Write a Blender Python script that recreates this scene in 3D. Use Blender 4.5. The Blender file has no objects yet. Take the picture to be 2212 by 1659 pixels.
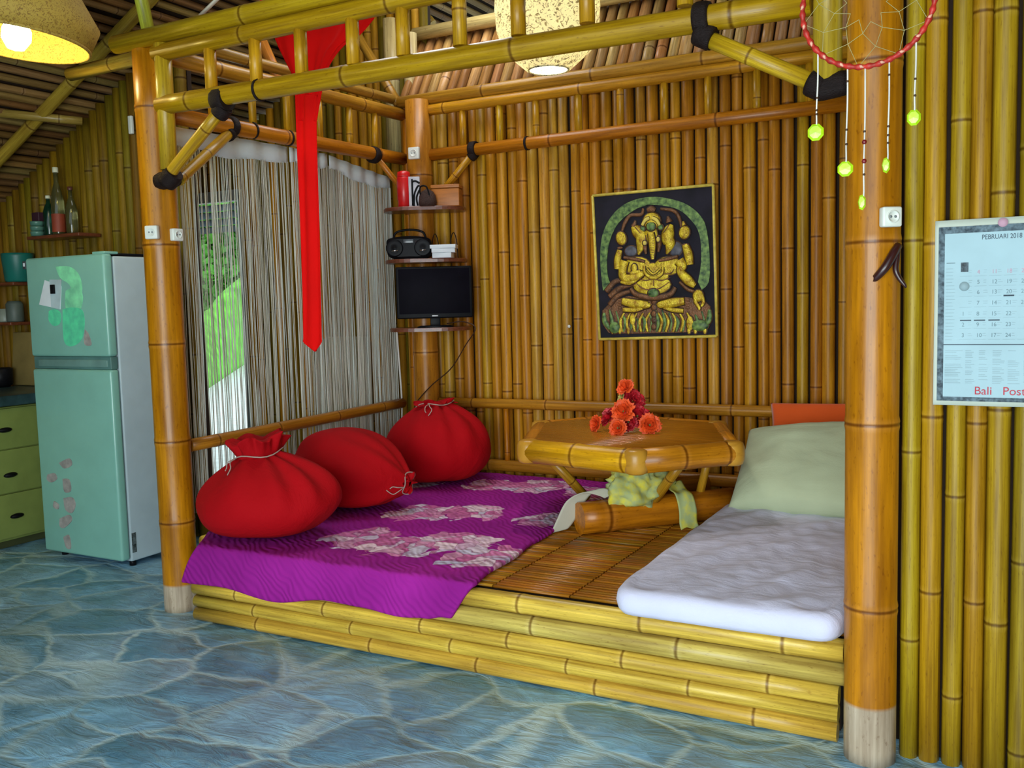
import bpy, math, random
from mathutils import Vector, Matrix, noise, Quaternion
PI = math.pi
R_ = random.Random(7)

# ------------------------------------------------------------------ camera
FPX = 2023.07                       # focal length in pixels of the 2212 px wide frame
CX, CY = 1106.0, 829.5
HX = Vector((-2650.0 - CX, 750.0 - CY, FPX)); HX = -HX.normalized()      # room +X seen by the lens (right, down, forward)
HY = Vector((2200.0 - CX, 625.0 - CY, FPX)).normalized()                 # room +Y
HZ = HX.cross(HY)
CAM = Vector((0, 0, 1.4))
cam_d = bpy.data.cameras.new('camera')
cam_d.sensor_width = 36.0; cam_d.lens = 36.0 * FPX / 2212.0; cam_d.clip_start = 0.05; cam_d.clip_end = 200
cam = bpy.data.objects.new('camera', cam_d)
bpy.context.scene.collection.objects.link(cam)
rm = Matrix(((HX[0], -HX[1], -HX[2]), (HY[0], -HY[1], -HY[2]), (HZ[0], -HZ[1], -HZ[2])))
cam.matrix_world = Matrix.Translation(CAM) @ rm.to_4x4()
bpy.context.scene.camera = cam

def W(px, py, ax, v):
    """the point of the room plane  axis = v  that stands behind a measured point of the photograph"""
    c = Vector((px - CX, py - CY, FPX))
    r = Vector((HX.dot(c), HY.dot(c), HZ.dot(c)))
    return CAM + r * ((v - CAM[ax]) / r[ax])
WX = lambda a, b, v: W(a, b, 0, v)
WY = lambda a, b, v: W(a, b, 1, v)
WZ = lambda a, b, v: W(a, b, 2, v)

# ------------------------------------------------------------------ world, light, exposure
sc = bpy.context.scene
sc.view_settings.view_transform = 'Standard'; sc.view_settings.look = 'None'
sc.view_settings.gamma = 1.0; sc.view_settings.exposure = 0.0
sc.view_settings.use_curve_mapping = False
sc.cycles.use_denoising = True
sc.cycles.max_bounces = 7; sc.cycles.diffuse_bounces = 4; sc.cycles.glossy_bounces = 3
sc.cycles.transmission_bounces = 4; sc.cycles.transparent_max_bounces = 8
sc.cycles.sample_clamp_indirect = 6.0
w = bpy.data.worlds.new('sky'); sc.world = w; w.use_nodes = True
bg = w.node_tree.nodes['Background']
bg.inputs[0].default_value = (0.74, 0.93, 1.0, 1); bg.inputs[1].default_value = 1.7

def lamp(name, kind, loc, energy, color, size=0.1, rot=None, size_y=None, parent=None):
    d = bpy.data.lights.new(name, kind); d.energy = energy; d.color = color
    if kind == 'AREA':
        d.size = size
        if size_y: d.shape = 'RECTANGLE'; d.size_y = size_y
    else: d.shadow_soft_size = size
    o = bpy.data.objects.new(name, d); sc.collection.objects.link(o); o.location = loc
    if rot: o.rotation_euler = rot
    if parent: o.parent = parent
    return o
# daylight coming in through the open veranda side behind the photographer
dl = lamp('veranda_daylight', 'AREA', (-0.6, -1.5, 1.10), 185, (0.88, 0.97, 1.0), 3.4, (math.radians(88), 0, math.radians(14)), 1.9)
# lamp added under the closed roof as daylight on beams and upper panel
sl = lamp('added_roof_daylight', 'AREA', (-3.0, 4.3, 3.72), 26, (0.93, 0.97, 1.0), 0.8, (0, math.radians(-6), 0), 1.6)

# ------------------------------------------------------------------ materials
def nt(name):
    m = bpy.data.materials.new(name); m.use_nodes = True
    n = m.node_tree.nodes; l = m.node_tree.links
    b = n['Principled BSDF']
    return m, n, l, b
def mix(n, l, a, b, f, mode='MIX'):
    x = n.new('ShaderNodeMix'); x.data_type = 'RGBA'; x.blend_type = mode
    for s, v in ((x.inputs[0], f), (x.inputs[6], a), (x.inputs[7], b)):
        if hasattr(v, 'links') or hasattr(v, 'is_linked'): l.new(v, s)
        elif isinstance(v, (int, float)): s.default_value = v
        else: s.default_value = (*v, 1) if len(v) == 3 else v
    return x.outputs[2]
def math_(n, l, op, a, b=None, clamp=False):
    x = n.new('ShaderNodeMath'); x.operation = op; x.use_clamp = clamp
    for i, v in enumerate((a, b)):
        if v is None: continue
        if hasattr(v, 'is_linked'): l.new(v, x.inputs[i])
        else: x.inputs[i].default_value = v
    return x.outputs[0]
def ramp(n, l, f, stops):
    x = n.new('ShaderNodeValToRGB'); l.new(f, x.inputs[0]); e = x.color_ramp.elements
    while len(e) < len(stops): e.new(0.5)
    for i, (p, c) in enumerate(stops):
        e[i].position = p; e[i].color = (*c, 1) if len(c) == 3 else c
    return x.outputs[0]
def noise_(n, l, vec, scale, detail=3, rough=0.5, dist=0.0):
    x = n.new('ShaderNodeTexNoise'); x.inputs['Scale'].default_value = scale
    x.inputs['Detail'].default_value = detail; x.inputs['Roughness'].default_value = rough
    x.inputs['Distortion'].default_value = dist
    if vec is not None: l.new(vec, x.inputs['Vector'])
    return x.outputs[0]
def objco(n): return n.new('ShaderNodeTexCoord').outputs['Object']
def mapping(n, l, vec, s=(1, 1, 1), r=(0, 0, 0), t=(0, 0, 0)):
    x = n.new('ShaderNodeMapping'); l.new(vec, x.inputs[0])
    x.inputs['Scale'].default_value = s; x.inputs['Rotation'].default_value = r; x.inputs['Location'].default_value = t
    return x.outputs[0]
def bump(n, l, b, h, strength=0.3, dist=0.01):
    x = n.new('ShaderNodeBump'); x.inputs['Strength'].default_value = strength; x.inputs['Distance'].default_value = dist
    l.new(h, x.inputs['Height']); l.new(x.outputs[0], b.inputs['Normal'])

def plain(name, col, rough=0.5, metal=0.0, coat=0.0, var=0.12, scale=8.0, bmp=0.0, emis=0.0, stretch=(1, 1, 1), sub=0.0, dark=None):
    m, n, l, b = nt(name)
    v = mapping(n, l, objco(n), stretch)
    f = noise_(n, l, v, scale, 4)
    d = dark or tuple(c * (1 - 2 * var) for c in col)
    c = ramp(n, l, f, [(0.3, d), (0.7, tuple(min(1, x * (1 + var)) for x in col))])
    l.new(c, b.inputs['Base Color'])
    b.inputs['Roughness'].default_value = rough; b.inputs['Metallic'].default_value = metal
    b.inputs['Coat Weight'].default_value = coat; b.inputs['Coat Roughness'].default_value = 0.15
    if bmp: bump(n, l, b, noise_(n, l, v, scale * 4, 3), bmp, 0.01)
    if emis:
        l.new(c, b.inputs['Emission Color']); b.inputs['Emission Strength'].default_value = emis
    return m

def bamboo_mat(name='bamboo', rough=0.33, coat=0.12, spec=0.35):
    m, n, l, b = nt(name); b.inputs['Specular IOR Level'].default_value = spec
    a = n.new('ShaderNodeAttribute'); a.attribute_name = 'Col'
    v = n.new('ShaderNodeAttribute'); v.attribute_name = 'bv'
    vec = v.outputs['Vector']
    f1 = noise_(n, l, vec, 1.6, 4, 0.6)
    f2 = noise_(n, l, mapping(n, l, vec, (1, 1, 0.25)), 6.0, 3, 0.6)
    f3 = noise_(n, l, mapping(n, l, vec, (1, 1, 3.0)), 9.0, 2, 0.5)
    k1 = ramp(n, l, f1, [(0.3, (0.62, 0.55, 0.5)), (0.7, (1.22, 1.25, 1.3))])
    k2 = ramp(n, l, f2, [(0.3, (0.78, 0.74, 0.7)), (0.65, (1.12, 1.12, 1.12))])
    k3 = ramp(n, l, f3, [(0.62, (1, 1, 1)), (0.74, (0.5, 0.38, 0.3))])
    c = mix(n, l, a.outputs['Color'], k1, 1.0, 'MULTIPLY')
    c = mix(n, l, c, k2, 1.0, 'MULTIPLY')
    c = mix(n, l, c, k3, 0.6, 'MULTIPLY')
    l.new(c, b.inputs['Base Color'])
    b.inputs['Roughness'].default_value = rough
    b.inputs['Coat Weight'].default_value = coat; b.inputs['Coat Roughness'].default_value = 0.22
    bump(n, l, b, f2, 0.15, 0.004)
    return m
BAM = bamboo_mat()
BAMR = bamboo_mat('weathered_bamboo', 0.6, 0.0, 0.2)
BAMW = bamboo_mat('wall_bamboo', 0.42, 0.03, 0.3)

# colours a cane is born with (linear)
ORANGE = (0.48, 0.165, 0.005); GOLD = (0.52, 0.25, 0.008); OLIVE = (0.40, 0.285, 0.014); STRAW = (0.76, 0.52, 0.07)
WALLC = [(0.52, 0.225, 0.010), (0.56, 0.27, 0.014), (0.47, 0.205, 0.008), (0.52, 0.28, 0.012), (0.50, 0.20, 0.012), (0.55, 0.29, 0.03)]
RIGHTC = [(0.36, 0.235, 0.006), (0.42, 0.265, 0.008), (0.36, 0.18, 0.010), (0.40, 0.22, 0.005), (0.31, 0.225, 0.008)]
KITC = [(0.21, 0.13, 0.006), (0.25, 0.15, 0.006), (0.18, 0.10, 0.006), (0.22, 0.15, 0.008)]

# ------------------------------------------------------------------ mesh building
class MB:
    def __init__(s): s.v = []; s.f = []; s.c = []; s.b = []; s.m = []; s.sm = []
    def add(s, vs, fs, col=(1, 1, 1), bv=None, mat=0, smooth=True):
        o = len(s.v)
        s.v += [tuple(p) for p in vs]
        s.c += [col] * len(vs) if not isinstance(col, list) else col
        s.b += bv if bv else [(p[0], p[1], p[2]) for p in vs]
        for f in fs:
            s.f.append([o + i for i in f]); s.m.append(mat); s.sm.append(smooth)
    def box(s, lo, hi, col=(1, 1, 1), mat=0, M=None):
        x0, y0, z0 = lo; x1, y1, z1 = hi
        vs = [(x0, y0, z0), (x1, y0, z0), (x1, y1, z0), (x0, y1, z0), (x0, y0, z1), (x1, y0, z1), (x1, y1, z1), (x0, y1, z1)]
        if M is not None: vs = [tuple(M @ Vector(p)) for p in vs]
        s.add(vs, [(3, 2, 1, 0), (4, 5, 6, 7), (0, 1, 5, 4), (1, 2, 6, 5), (2, 3, 7, 6), (3, 0, 4, 7)], col, mat=mat, smooth=False)
    def rbox(s, lo, hi, r=0.01, col=(1, 1, 1), mat=0, M=None, seg=3):
        """box with rounded vertical and horizontal edges (rounded profile in the two largest directions)"""
        import bmesh
        bm = bmesh.new(); bmesh.ops.create_cube(bm, size=1.0)
        for v in bm.verts: v.co = Vector([(lo[i] + hi[i]) / 2 + v.co[i] * (hi[i] - lo[i]) for i in range(3)])
        bmesh.ops.bevel(bm, geom=list(bm.edges), offset=r, segments=seg, affect='EDGES', profile=0.5)
        bm.verts.index_update()
        vs = [(M @ v.co if M is not None else v.co.copy()) for v in bm.verts]
        s.add(vs, [[v.index for v in f.verts] for f in bm.faces], col, mat=mat); bm.free()
    def tube(s, pts, rad, seg=10, col=(1, 1, 1), mat=0, caps=True, cols=None, flat=(1, 1), up=None, seed=None):
        pts = [Vector(p) for p in pts]; n = len(pts)
        if not isinstance(rad, (list, tuple)): rad = [rad] * n
        d0 = (pts[1] - pts[0]).normalized()
        u = Vector(up) if up else (Vector((0, 0, 1)) if abs(d0.z) < 0.9 else Vector((1, 0, 0)))
        u = (u - d0 * u.dot(d0)).normalized()
        vs = []; cs = []; bs = []; L = 0.0; sd = (seed if seed is not None else R_.random() * 50)
        for i in range(n):
            d = (pts[min(i + 1, n - 1)] - pts[max(i - 1, 0)])
            d = d.normalized() if d.length > 1e-9 else d0
            u = (u - d * u.dot(d)); u = u.normalized() if u.length > 1e-6 else Vector((1, 0, 0))
            w_ = d.cross(u)
            if i: L += (pts[i] - pts[i - 1]).length
            for k in range(seg):
                a = 2 * PI * k / seg
                vs.append(pts[i] + (u * math.cos(a) * flat[0] + w_ * math.sin(a) * flat[1]) * rad[i])
                cs.append(cols[i] if cols else col); bs.append((math.cos(a) * 0.9 + sd, math.sin(a) * 0.9 + sd * 0.37, L * 1.6 + sd))
        fs = [(i * seg + k, i * seg + (k + 1) % seg, (i + 1) * seg + (k + 1) % seg, (i + 1) * seg + k) for i in range(n - 1) for k in range(seg)]
        if caps: fs += [tuple(range(seg - 1, -1, -1)), tuple((n - 1) * seg + k for k in range(seg))]
        o = len(s.v); s.add(vs, fs, cs, bs, mat)
        if caps: s.sm[-1] = s.sm[-2] = False
    def cane(s, p0, p1, r, col, step=0.3, nodes=None, seg=12, mat=0, jit=0.0, cut=None, thick=1.0, base=None, caps=True):
        """a bamboo pole with swollen joints and darker joint lines"""
        p0, p1 = Vector(p0), Vector(p1); L = (p1 - p0).length; d = (p1 - p0) / L
        if nodes is None:
            nodes = []; t = R_.uniform(0.1, 1.0) * step
            while t < L - 0.03: nodes.append(t); t += step * R_.uniform(0.85, 1.15)
        dk = tuple(c * k for c, k in zip(col, (0.42, 0.34, 0.3))); lt = tuple(min(1, c * k + 0.01) for c, k in zip(col, (1.08, 1.1, 1.3)))
        st = [(0.0, 1.0, col)]
        for t in nodes:
            h = thick * min(0.010, r * 0.25)
            if t < 3 * h or t > L - 3 * h: continue
            st += [(t - 3 * h, 1.0, col), (t - h, 1.03, lt), (t - h * 0.25, 1.02, dk), (t + h * 0.25, 1.02, dk), (t + h, 1.035, lt), (t + 3 * h, 1.0, col)]
        st.append((L, 1.0, col)); st.sort(key=lambda a: a[0])
        if base:                                  # bare pale foot of a post, the lacquer gone below a height
            bz, bc = base; st2 = []
            k = 0.0
            while k <= bz + 0.001: st2.append((k, 1.0, bc)); k += bz / 4
            st2.append((bz + 0.012, 1.0, col)); st = st2 + [a for a in st if a[0] > bz + 0.02]
        bow = Vector((R_.uniform(-1, 1), R_.uniform(-1, 1), R_.uniform(-1, 1))); bow = (bow - d * bow.dot(d)) * jit
        s.tube([p0 + d * a[0] + bow * math.sin(PI * a[0] / L) for a in st], [r * a[1] for a in st], seg, mat=mat, cols=[a[2] for a in st], caps=caps)
    def lathe(s, prof, c=(0, 0, 0), seg=24, col=(1, 1, 1), mat=0, M=None, smooth=True, cap=True):
        vs = []; n = len(prof)
        for r, z in prof:
            for k in range(seg):
                a = 2 * PI * k / seg; p = Vector((r * math.cos(a), r * math.sin(a), z))
                p = M @ p if M is not None else p
                vs.append(p + Vector(c))
        fs = [(i * seg + k, i * seg + (k + 1) % seg, (i + 1) * seg + (k + 1) % seg, (i + 1) * seg + k) for i in range(n - 1) for k in range(seg)]
        if cap:
            if prof[0][0] > 1e-5: fs.append(tuple(range(seg - 1, -1, -1)))
            if prof[-1][0] > 1e-5: fs.append(tuple((n - 1) * seg + k for k in range(seg)))
        s.add(vs, fs, col, mat=mat, smooth=smooth)
    def grid(s, fn, nu, nv, col=(1, 1, 1), mat=0, flip=False, colfn=None):
        vs = []; cs = []
        for j in range(nv + 1):
            for i in range(nu + 1):
                vs.append(Vector(fn(i / nu, j / nv))); cs.append(colfn(i / nu, j / nv) if colfn else col)
        fs = []
        for j in range(nv):
            for i in range(nu):
                a = j * (nu + 1) + i; q = (a, a + 1, a + nu + 2, a + nu + 1)
                fs.append(q[::-1] if flip else q)
        s.add(vs, fs, cs, mat=mat)
    def poly(s, pts, thick, n, col=(1, 1, 1), mat=0, bev=0.0):
        """closed outline (3D points in one plane) given thickness along n, front rim bevelled inwards"""
        pts = [Vector(p) for p in pts]; n = Vector(n).normalized(); k = len(pts)
        c = sum(pts, Vector()) / k
        back = pts; side = [p + n * (thick - bev) for p in pts]
        front = [p + (c - p).normalized() * min(bev, (c - p).length * 0.5) + n * thick for p in pts]
        vs = back + side + front
        fs = [tuple(range(k - 1, -1, -1)), tuple(2 * k + i for i in range(k))]
        for i in range(k):
            j = (i + 1) % k
            fs += [(i, j, k + j, k + i), (k + i, k + j, 2 * k + j, 2 * k + i)]
        s.add(vs, fs, col, mat=mat, smooth=False)
    def build(s, name, mats, parent=None, local=False, loc=None, mods=()):
        me = bpy.data.meshes.new(name)
        off = Vector((0, 0, 0))
        if parent is not None and not local:
            p = parent
            while p is not None: off += p.location; p = p.parent
        elif parent is None and not local:
            if loc is not None: off = Vector(loc)
            else:
                xs, ys, zs = zip(*s.v); off = Vector(((min(xs) + max(xs)) / 2, (min(ys) + max(ys)) / 2, min(zs)))
        me.from_pydata([tuple(Vector(p) - off) for p in s.v], [], s.f)
        ca = me.color_attributes.new('Col', 'FLOAT_COLOR', 'POINT')
        ca.data.foreach_set('color', [x for c in s.c for x in (c[0], c[1], c[2], 1.0)])
        va = me.attributes.new('bv', 'FLOAT_VECTOR', 'POINT')
        va.data.foreach_set('vector', [x for c in s.b for x in c])
        for m in (mats if isinstance(mats, (list, tuple)) else [mats]): me.materials.append(m)
        me.polygons.foreach_set('material_index', s.m); me.polygons.foreach_set('use_smooth', s.sm)
        me.update()
        o = bpy.data.objects.new(name, me); sc.collection.objects.link(o)
        if parent is not None: o.parent = parent
        elif not local: o.location = off
        for md in mods:
            x = o.modifiers.new(md[0], md[1])
            for k, v in md[2].items(): setattr(x, k, v)
        return o
SUB = lambda k=1: ('subdivision', 'SUBSURF', {'levels': k, 'render_levels': k})
SOL = lambda t, o=-1: ('solidify', 'SOLIDIFY', {'thickness': t, 'offset': o})

def tag(o, label, cat, group=None, kind=None):
    o['label'] = label; o['category'] = cat
    if group: o['group'] = group
    if kind: o['kind'] = kind
    return o
def thing(name, label, cat, loc=(0, 0, 0), rotz=0.0, group=None):
    o = bpy.data.objects.new(name, None); sc.collection.objects.link(o)
    o.location = loc; o.rotation_euler = (0, 0, rotz); o.empty_display_size = 0.1
    return tag(o, label, cat, group)
def struct(o, label=None):
    o['kind'] = 'structure'
    if label: o['label'] = label
    return o
def copy_tree(o, parent=None):
    c = o.copy(); sc.collection.objects.link(c)
    if parent: c.parent = parent
    for ch in list(o.children): copy_tree(ch, c)
    return c
def text(body, size, mat, name, parent, M, depth=0.0006, align='LEFT', sx=1.0):
    cu = bpy.data.curves.new('lettering', 'FONT'); cu.body = body; cu.size = size; cu.extrude = depth; cu.align_x = align
    t = bpy.data.objects.new('lettering_source', cu); sc.collection.objects.link(t)
    bpy.context.view_layer.update()
    me = bpy.data.meshes.new_from_object(t.evaluated_get(bpy.context.evaluated_depsgraph_get()))
    bpy.data.objects.remove(t); bpy.data.curves.remove(cu)
    me.transform(Matrix.Diagonal((sx, 1, 1, 1))); me.transform(M); me.materials.clear(); me.materials.append(mat)
    return me
def axes(o, x, y):
    """matrix from a local frame (x right, y up, z out) at o to the room"""
    x = Vector(x).normalized(); y = Vector(y).normalized(); z = x.cross(y)
    return Matrix(((x[0], y[0], z[0], o[0]), (x[1], y[1], z[1], o[1]), (x[2], y[2], z[2], o[2]), (0, 0, 0, 1)))
def jitc(c, k=0.1):
    f = 1 + R_.uniform(-k, k); return tuple(x * f * (1 + R_.uniform(-k, k) * 0.5) for x in c)
def curve_pts(P, n=8):
    P = [Vector(p) for p in P]; out = []
    for i in range(len(P) - 1):
        a, b, c, d = P[max(i - 1, 0)], P[i], P[i + 1], P[min(i + 2, len(P) - 1)]
        for k in range(n):
            t = k / n
            out.append(0.5 * ((2 * b) + (c - a) * t + (2 * a - 5 * b + 4 * c - d) * t * t + (3 * b - a - 3 * c + d) * t ** 3))
    return out + [P[-1]]

# ------------------------------------------------------------------ shared materials
def stone_floor():
    m, n, l, b = nt('slate_floor')
    co = objco(n)
    nz = n.new('ShaderNodeTexNoise'); nz.inputs['Scale'].default_value = 1.7; nz.inputs['Detail'].default_value = 4; l.new(co, nz.inputs['Vector'])
    vm = n.new('ShaderNodeVectorMath'); vm.operation = 'SCALE'; vm.inputs[3].default_value = 0.42; l.new(nz.outputs['Color'], vm.inputs[0])
    va = n.new('ShaderNodeVectorMath'); va.operation = 'ADD'; l.new(co, va.inputs[0]); l.new(vm.outputs[0], va.inputs[1])
    v = mapping(n, l, va.outputs[0], (1.0, 1.35, 0.0), (0, 0, 0.5))
    e = n.new('ShaderNodeTexVoronoi'); e.feature = 'DISTANCE_TO_EDGE'; e.inputs['Scale'].default_value = 2.7; l.new(v, e.inputs['Vector'])
    c = n.new('ShaderNodeTexVoronoi'); c.inputs['Scale'].default_value = 2.7; l.new(v, c.inputs['Vector'])
    f = noise_(n, l, co, 5.0, 6, 0.65, 0.6)
    wv = noise_(n, l, mapping(n, l, co, (1, 3, 1), (0, 0, 0.5)), 6.0, 5, 0.6, 1.2)
    cell = ramp(n, l, c.outputs['Color'], [(0.1, (0.13, 0.32, 0.48)), (0.5, (0.20, 0.43, 0.62)), (0.9, (0.30, 0.50, 0.66))])
    k = ramp(n, l, f, [(0.3, (0.55, 0.6, 0.62)), (0.55, (1, 1, 1)), (0.75, (1.5, 1.5, 1.4))])
    st = mix(n, l, cell, k, 1.0, 'MULTIPLY')
    st = mix(n, l, st, (0.30, 0.46, 0.50), math_(n, l, 'MULTIPLY', ramp(n, l, wv, [(0.52, (0, 0, 0)), (0.72, (1, 1, 1))]), 0.6))
    ed = math_(n, l, 'ADD', e.outputs['Distance'], math_(n, l, 'MULTIPLY', math_(n, l, 'SUBTRACT', wv, 0.5), 0.11))
    g = ramp(n, l, ed, [(0.0, (1, 1, 1)), (0.02, (0.9, 0.9, 0.9)), (0.065, (0, 0, 0))])
    gr = ramp(n, l, noise_(n, l, co, 1.3, 3), [(0.36, (0.22, 0.36, 0.40)), (0.60, (0.66, 0.86, 0.86))])
    col = mix(n, l, st, gr, math_(n, l, 'MULTIPLY', g, 0.66))
    l.new(col, b.inputs['Base Color'])
    r = ramp(n, l, f, [(0.3, (0.26, 0.26, 0.26)), (0.7, (0.5, 0.5, 0.5))]); l.new(r, b.inputs['Roughness'])
    b.inputs['Specular IOR Level'].default_value = 0.6
    h = mix(n, l, wv, math_(n, l, 'MULTIPLY', ed, 4.0, True), 0.6)
    bump(n, l, b, h, 0.6, 0.03)
    return m
FLOORM = stone_floor()
DARK = plain('dark_gap', (0.035, 0.016, 0.006), 0.9)
BLACK = plain('black_plastic', (0.008, 0.008, 0.010), 0.4, coat=0.0, var=0.2)
BLACK.node_tree.nodes['Principled BSDF'].inputs['Specular IOR Level'].default_value = 0.1
SCREEN = plain('screen_black', (0.005, 0.004, 0.008), 0.45)
SCREEN.node_tree.nodes['Principled BSDF'].inputs['Specular IOR Level'].default_value = 0.03
GREY = plain('grey_plastic', (0.20, 0.22, 0.22), 0.45)
WHITE = plain('white_plastic', (0.80, 0.82, 0.74), 0.35, var=0.03)
LASH = plain('black_rubber_lashing', (0.016, 0.009, 0.008), 0.6, bmp=0.5, scale=40, stretch=(1, 1, 3))
LASH.node_tree.nodes['Principled BSDF'].inputs['Specular IOR Level'].default_value = 0.2
SHELF = plain('dark_red_wood', (0.17, 0.045, 0.018), 0.4, coat=0.3, var=0.2, scale=14, stretch=(1, 6, 6))
PAPER = plain('white_paper', (0.74, 0.80, 0.84), 0.6, var=0.04)
STEEL = plain('chrome', (0.7, 0.7, 0.7), 0.2, metal=1.0)
CORDW = plain('white_cord', (0.75, 0.72, 0.66), 0.7)
CORDD = plain('dull_cord', (0.46, 0.34, 0.28), 0.8)
def cloth(name, col, rough=0.85, sheen=0.3, sc_=220, bmp=0.15, var=0.1, wr=0.0, dark=None):
    m, n, l, b = nt(name)
    co = objco(n); f = noise_(n, l, co, 22.0 if dark else 3.0, 3)
    c = ramp(n, l, f, [(0.42 if dark else 0.3, dark or tuple(x * (1 - var) for x in col)), (0.7, tuple(min(1, x * (1 + var)) for x in col))])
    l.new(c, b.inputs['Base Color']); b.inputs['Roughness'].default_value = rough
    b.inputs['Sheen Weight'].default_value = sheen; b.inputs['Specular IOR Level'].default_value = 0.2
    h = noise_(n, l, co, sc_, 2)
    if wr:
        h2 = noise_(n, l, mapping(n, l, co, (1, 2.2, 1), (0, 0, 0.5)), wr, 4, 0.55, 0.8)
        x = n.new('ShaderNodeMix'); x.inputs[0].default_value = 0.93; l.new(h, x.inputs[2]); l.new(h2, x.inputs[3]); h = x.outputs[0]
        bump(n, l, b, h, 0.5, 0.02)
    else: bump(n, l, b, h, bmp, 0.002)
    return m
REDC = cloth('red_cotton', (0.43, 0.0, 0.004), sheen=0.0, wr=5.0, var=0.08)
REDS = cloth('bright_red_cloth', (0.88, 0.002, 0.001), sheen=0.0, var=0.08)
SHEET = cloth('white_sheet', (0.74, 0.74, 0.94), sheen=0.1, wr=5.0, var=0.05)
PILLOWM = cloth('pale_green_cotton', (0.52, 0.58, 0.37), sheen=0.1, wr=3.0, var=0.08)

# ------------------------------------------------------------------ the setting: floor, walls, roof
def slab(lo, hi, mat, name, label=None):
    b = MB(); b.box(lo, hi); o = b.build(name, mat, loc=(0, 0, 0)); return struct(o, label)
slab((-6.5, -1.6, -0.12), (1.9, 5.5, 0.0), FLOORM, 'floor', 'blue-grey crazy paving slate floor with pale joints')

def cane_wall(name, label, cols, a, b, z0, z1, r, step, ztop=None, hole=None, face=-1, mat=None, gap=0.004, back=True, nstep=0.8, backmat=None):
    """upright canes side by side from a to b (xy), one structure mesh; hole=(s0,s1,h) leaves an opening"""
    m = MB(); a = Vector((a[0], a[1], 0)); b = Vector((b[0], b[1], 0)); L = (b - a).length; d = (b - a) / L
    nrm = Vector((d.y, -d.x, 0)) * (1 if face < 0 else -1)
    s = r
    while s < L:
        rr = r * R_.uniform(0.86, 1.08)
        p = a + d * s
        zt = ztop(p) if ztop else z1
        zb = z0
        if hole and hole[0] < s < hole[1]: zb = hole[2]
        if zt - zb > 0.05:
            lean = R_.uniform(-0.006, 0.006)
            m.cane((p.x, p.y, zb), (p.x + d.x * lean, p.y + d.y * lean, zt), rr, jitc(R_.choice(cols), 0.13), nstep, seg=10, jit=0.003)
        s += 2 * rr + gap
    if back:
        off = -nrm * (r * 0.9)
        def quad(s0, s1, zb, zt0, zt1):
            p0 = a + d * s0 + off; p1 = a + d * s1 + off; q0 = p0 - nrm * 0.03; q1 = p1 - nrm * 0.03
            vs = [(p0.x, p0.y, zb), (p1.x, p1.y, zb), (p1.x, p1.y, zt1), (p0.x, p0.y, zt0), (q0.x, q0.y, zb), (q1.x, q1.y, zb), (q1.x, q1.y, zt1), (q0.x, q0.y, zt0)]
            m.add(vs, [(3, 2, 1, 0), (4, 5, 6, 7), (0, 1, 5, 4), (1, 2, 6, 5), (2, 3, 7, 6), (3, 0, 4, 7)], (0.1, 0.04, 0.01), mat=1, smooth=False)
        zt = lambda s_: (ztop(a + d * s_) if ztop else z1)
        if hole:
            quad(0, hole[0], z0, zt(0), zt(hole[0])); quad(hole[0], hole[1], hole[2], zt(hole[0]), zt(hole[1])); quad(hole[1], L, z0, zt(hole[1]), zt(L))
        else: quad(0, L, z0, zt(0), zt(L))
    o = m.build(name, [mat or BAM, DARK], loc=(0, 0, 0)); return struct(o, label)
ROOF = lambda x: 2.245 + 0.518 * (x + 6.1)
cane_wall('wall_back', 'golden bamboo cane wall behind the daybed', WALLC, (-3.52, 5.10), (-0.30, 5.10), 0.0, 2.66, 0.0325, 0, nstep=0.75, gap=0.006, mat=BAMW)
cane_wall('wall_right', 'yellow bamboo cane wall right of the big post', RIGHTC, (-0.297, 2.965), (1.75, 2.965), 0.0, 4.4, 0.0285, 0, gap=0.003, nstep=0.55, mat=BAMW)
cane_wall('wall_alcove', 'bamboo side wall at the right of the daybed', WALLC, (-0.36, 3.06), (-0.36, 5.05), 0.0, 2.66, 0.034, 0, face=1, nstep=0.7, mat=BAMW)
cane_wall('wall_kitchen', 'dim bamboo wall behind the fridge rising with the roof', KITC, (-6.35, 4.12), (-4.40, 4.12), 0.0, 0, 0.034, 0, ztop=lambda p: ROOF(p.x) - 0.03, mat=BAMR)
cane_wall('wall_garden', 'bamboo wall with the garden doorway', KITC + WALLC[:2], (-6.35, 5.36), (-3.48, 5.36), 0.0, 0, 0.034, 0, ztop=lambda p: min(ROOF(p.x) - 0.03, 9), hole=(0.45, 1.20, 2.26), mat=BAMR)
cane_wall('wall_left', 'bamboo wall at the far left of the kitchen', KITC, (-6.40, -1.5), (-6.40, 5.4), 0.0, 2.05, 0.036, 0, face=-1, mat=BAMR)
cane_wall('wall_light_block', 'added unseen bamboo wall behind the photographer, keeping daylight off the kitchen', KITC, (-6.40, -1.55), (-2.1, -1.55), 0.0, 2.2, 0.05, 0, face=1, mat=BAMR, nstep=2.0)  # added out of view to block daylight and darken the kitchen side
cane_wall('wall_side', 'bamboo side wall at the far right', RIGHTC, (1.80, -1.5), (1.80, 2.95), 0.0, 3.6, 0.045, 0, face=1, mat=BAMR, nstep=2.0)
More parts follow.
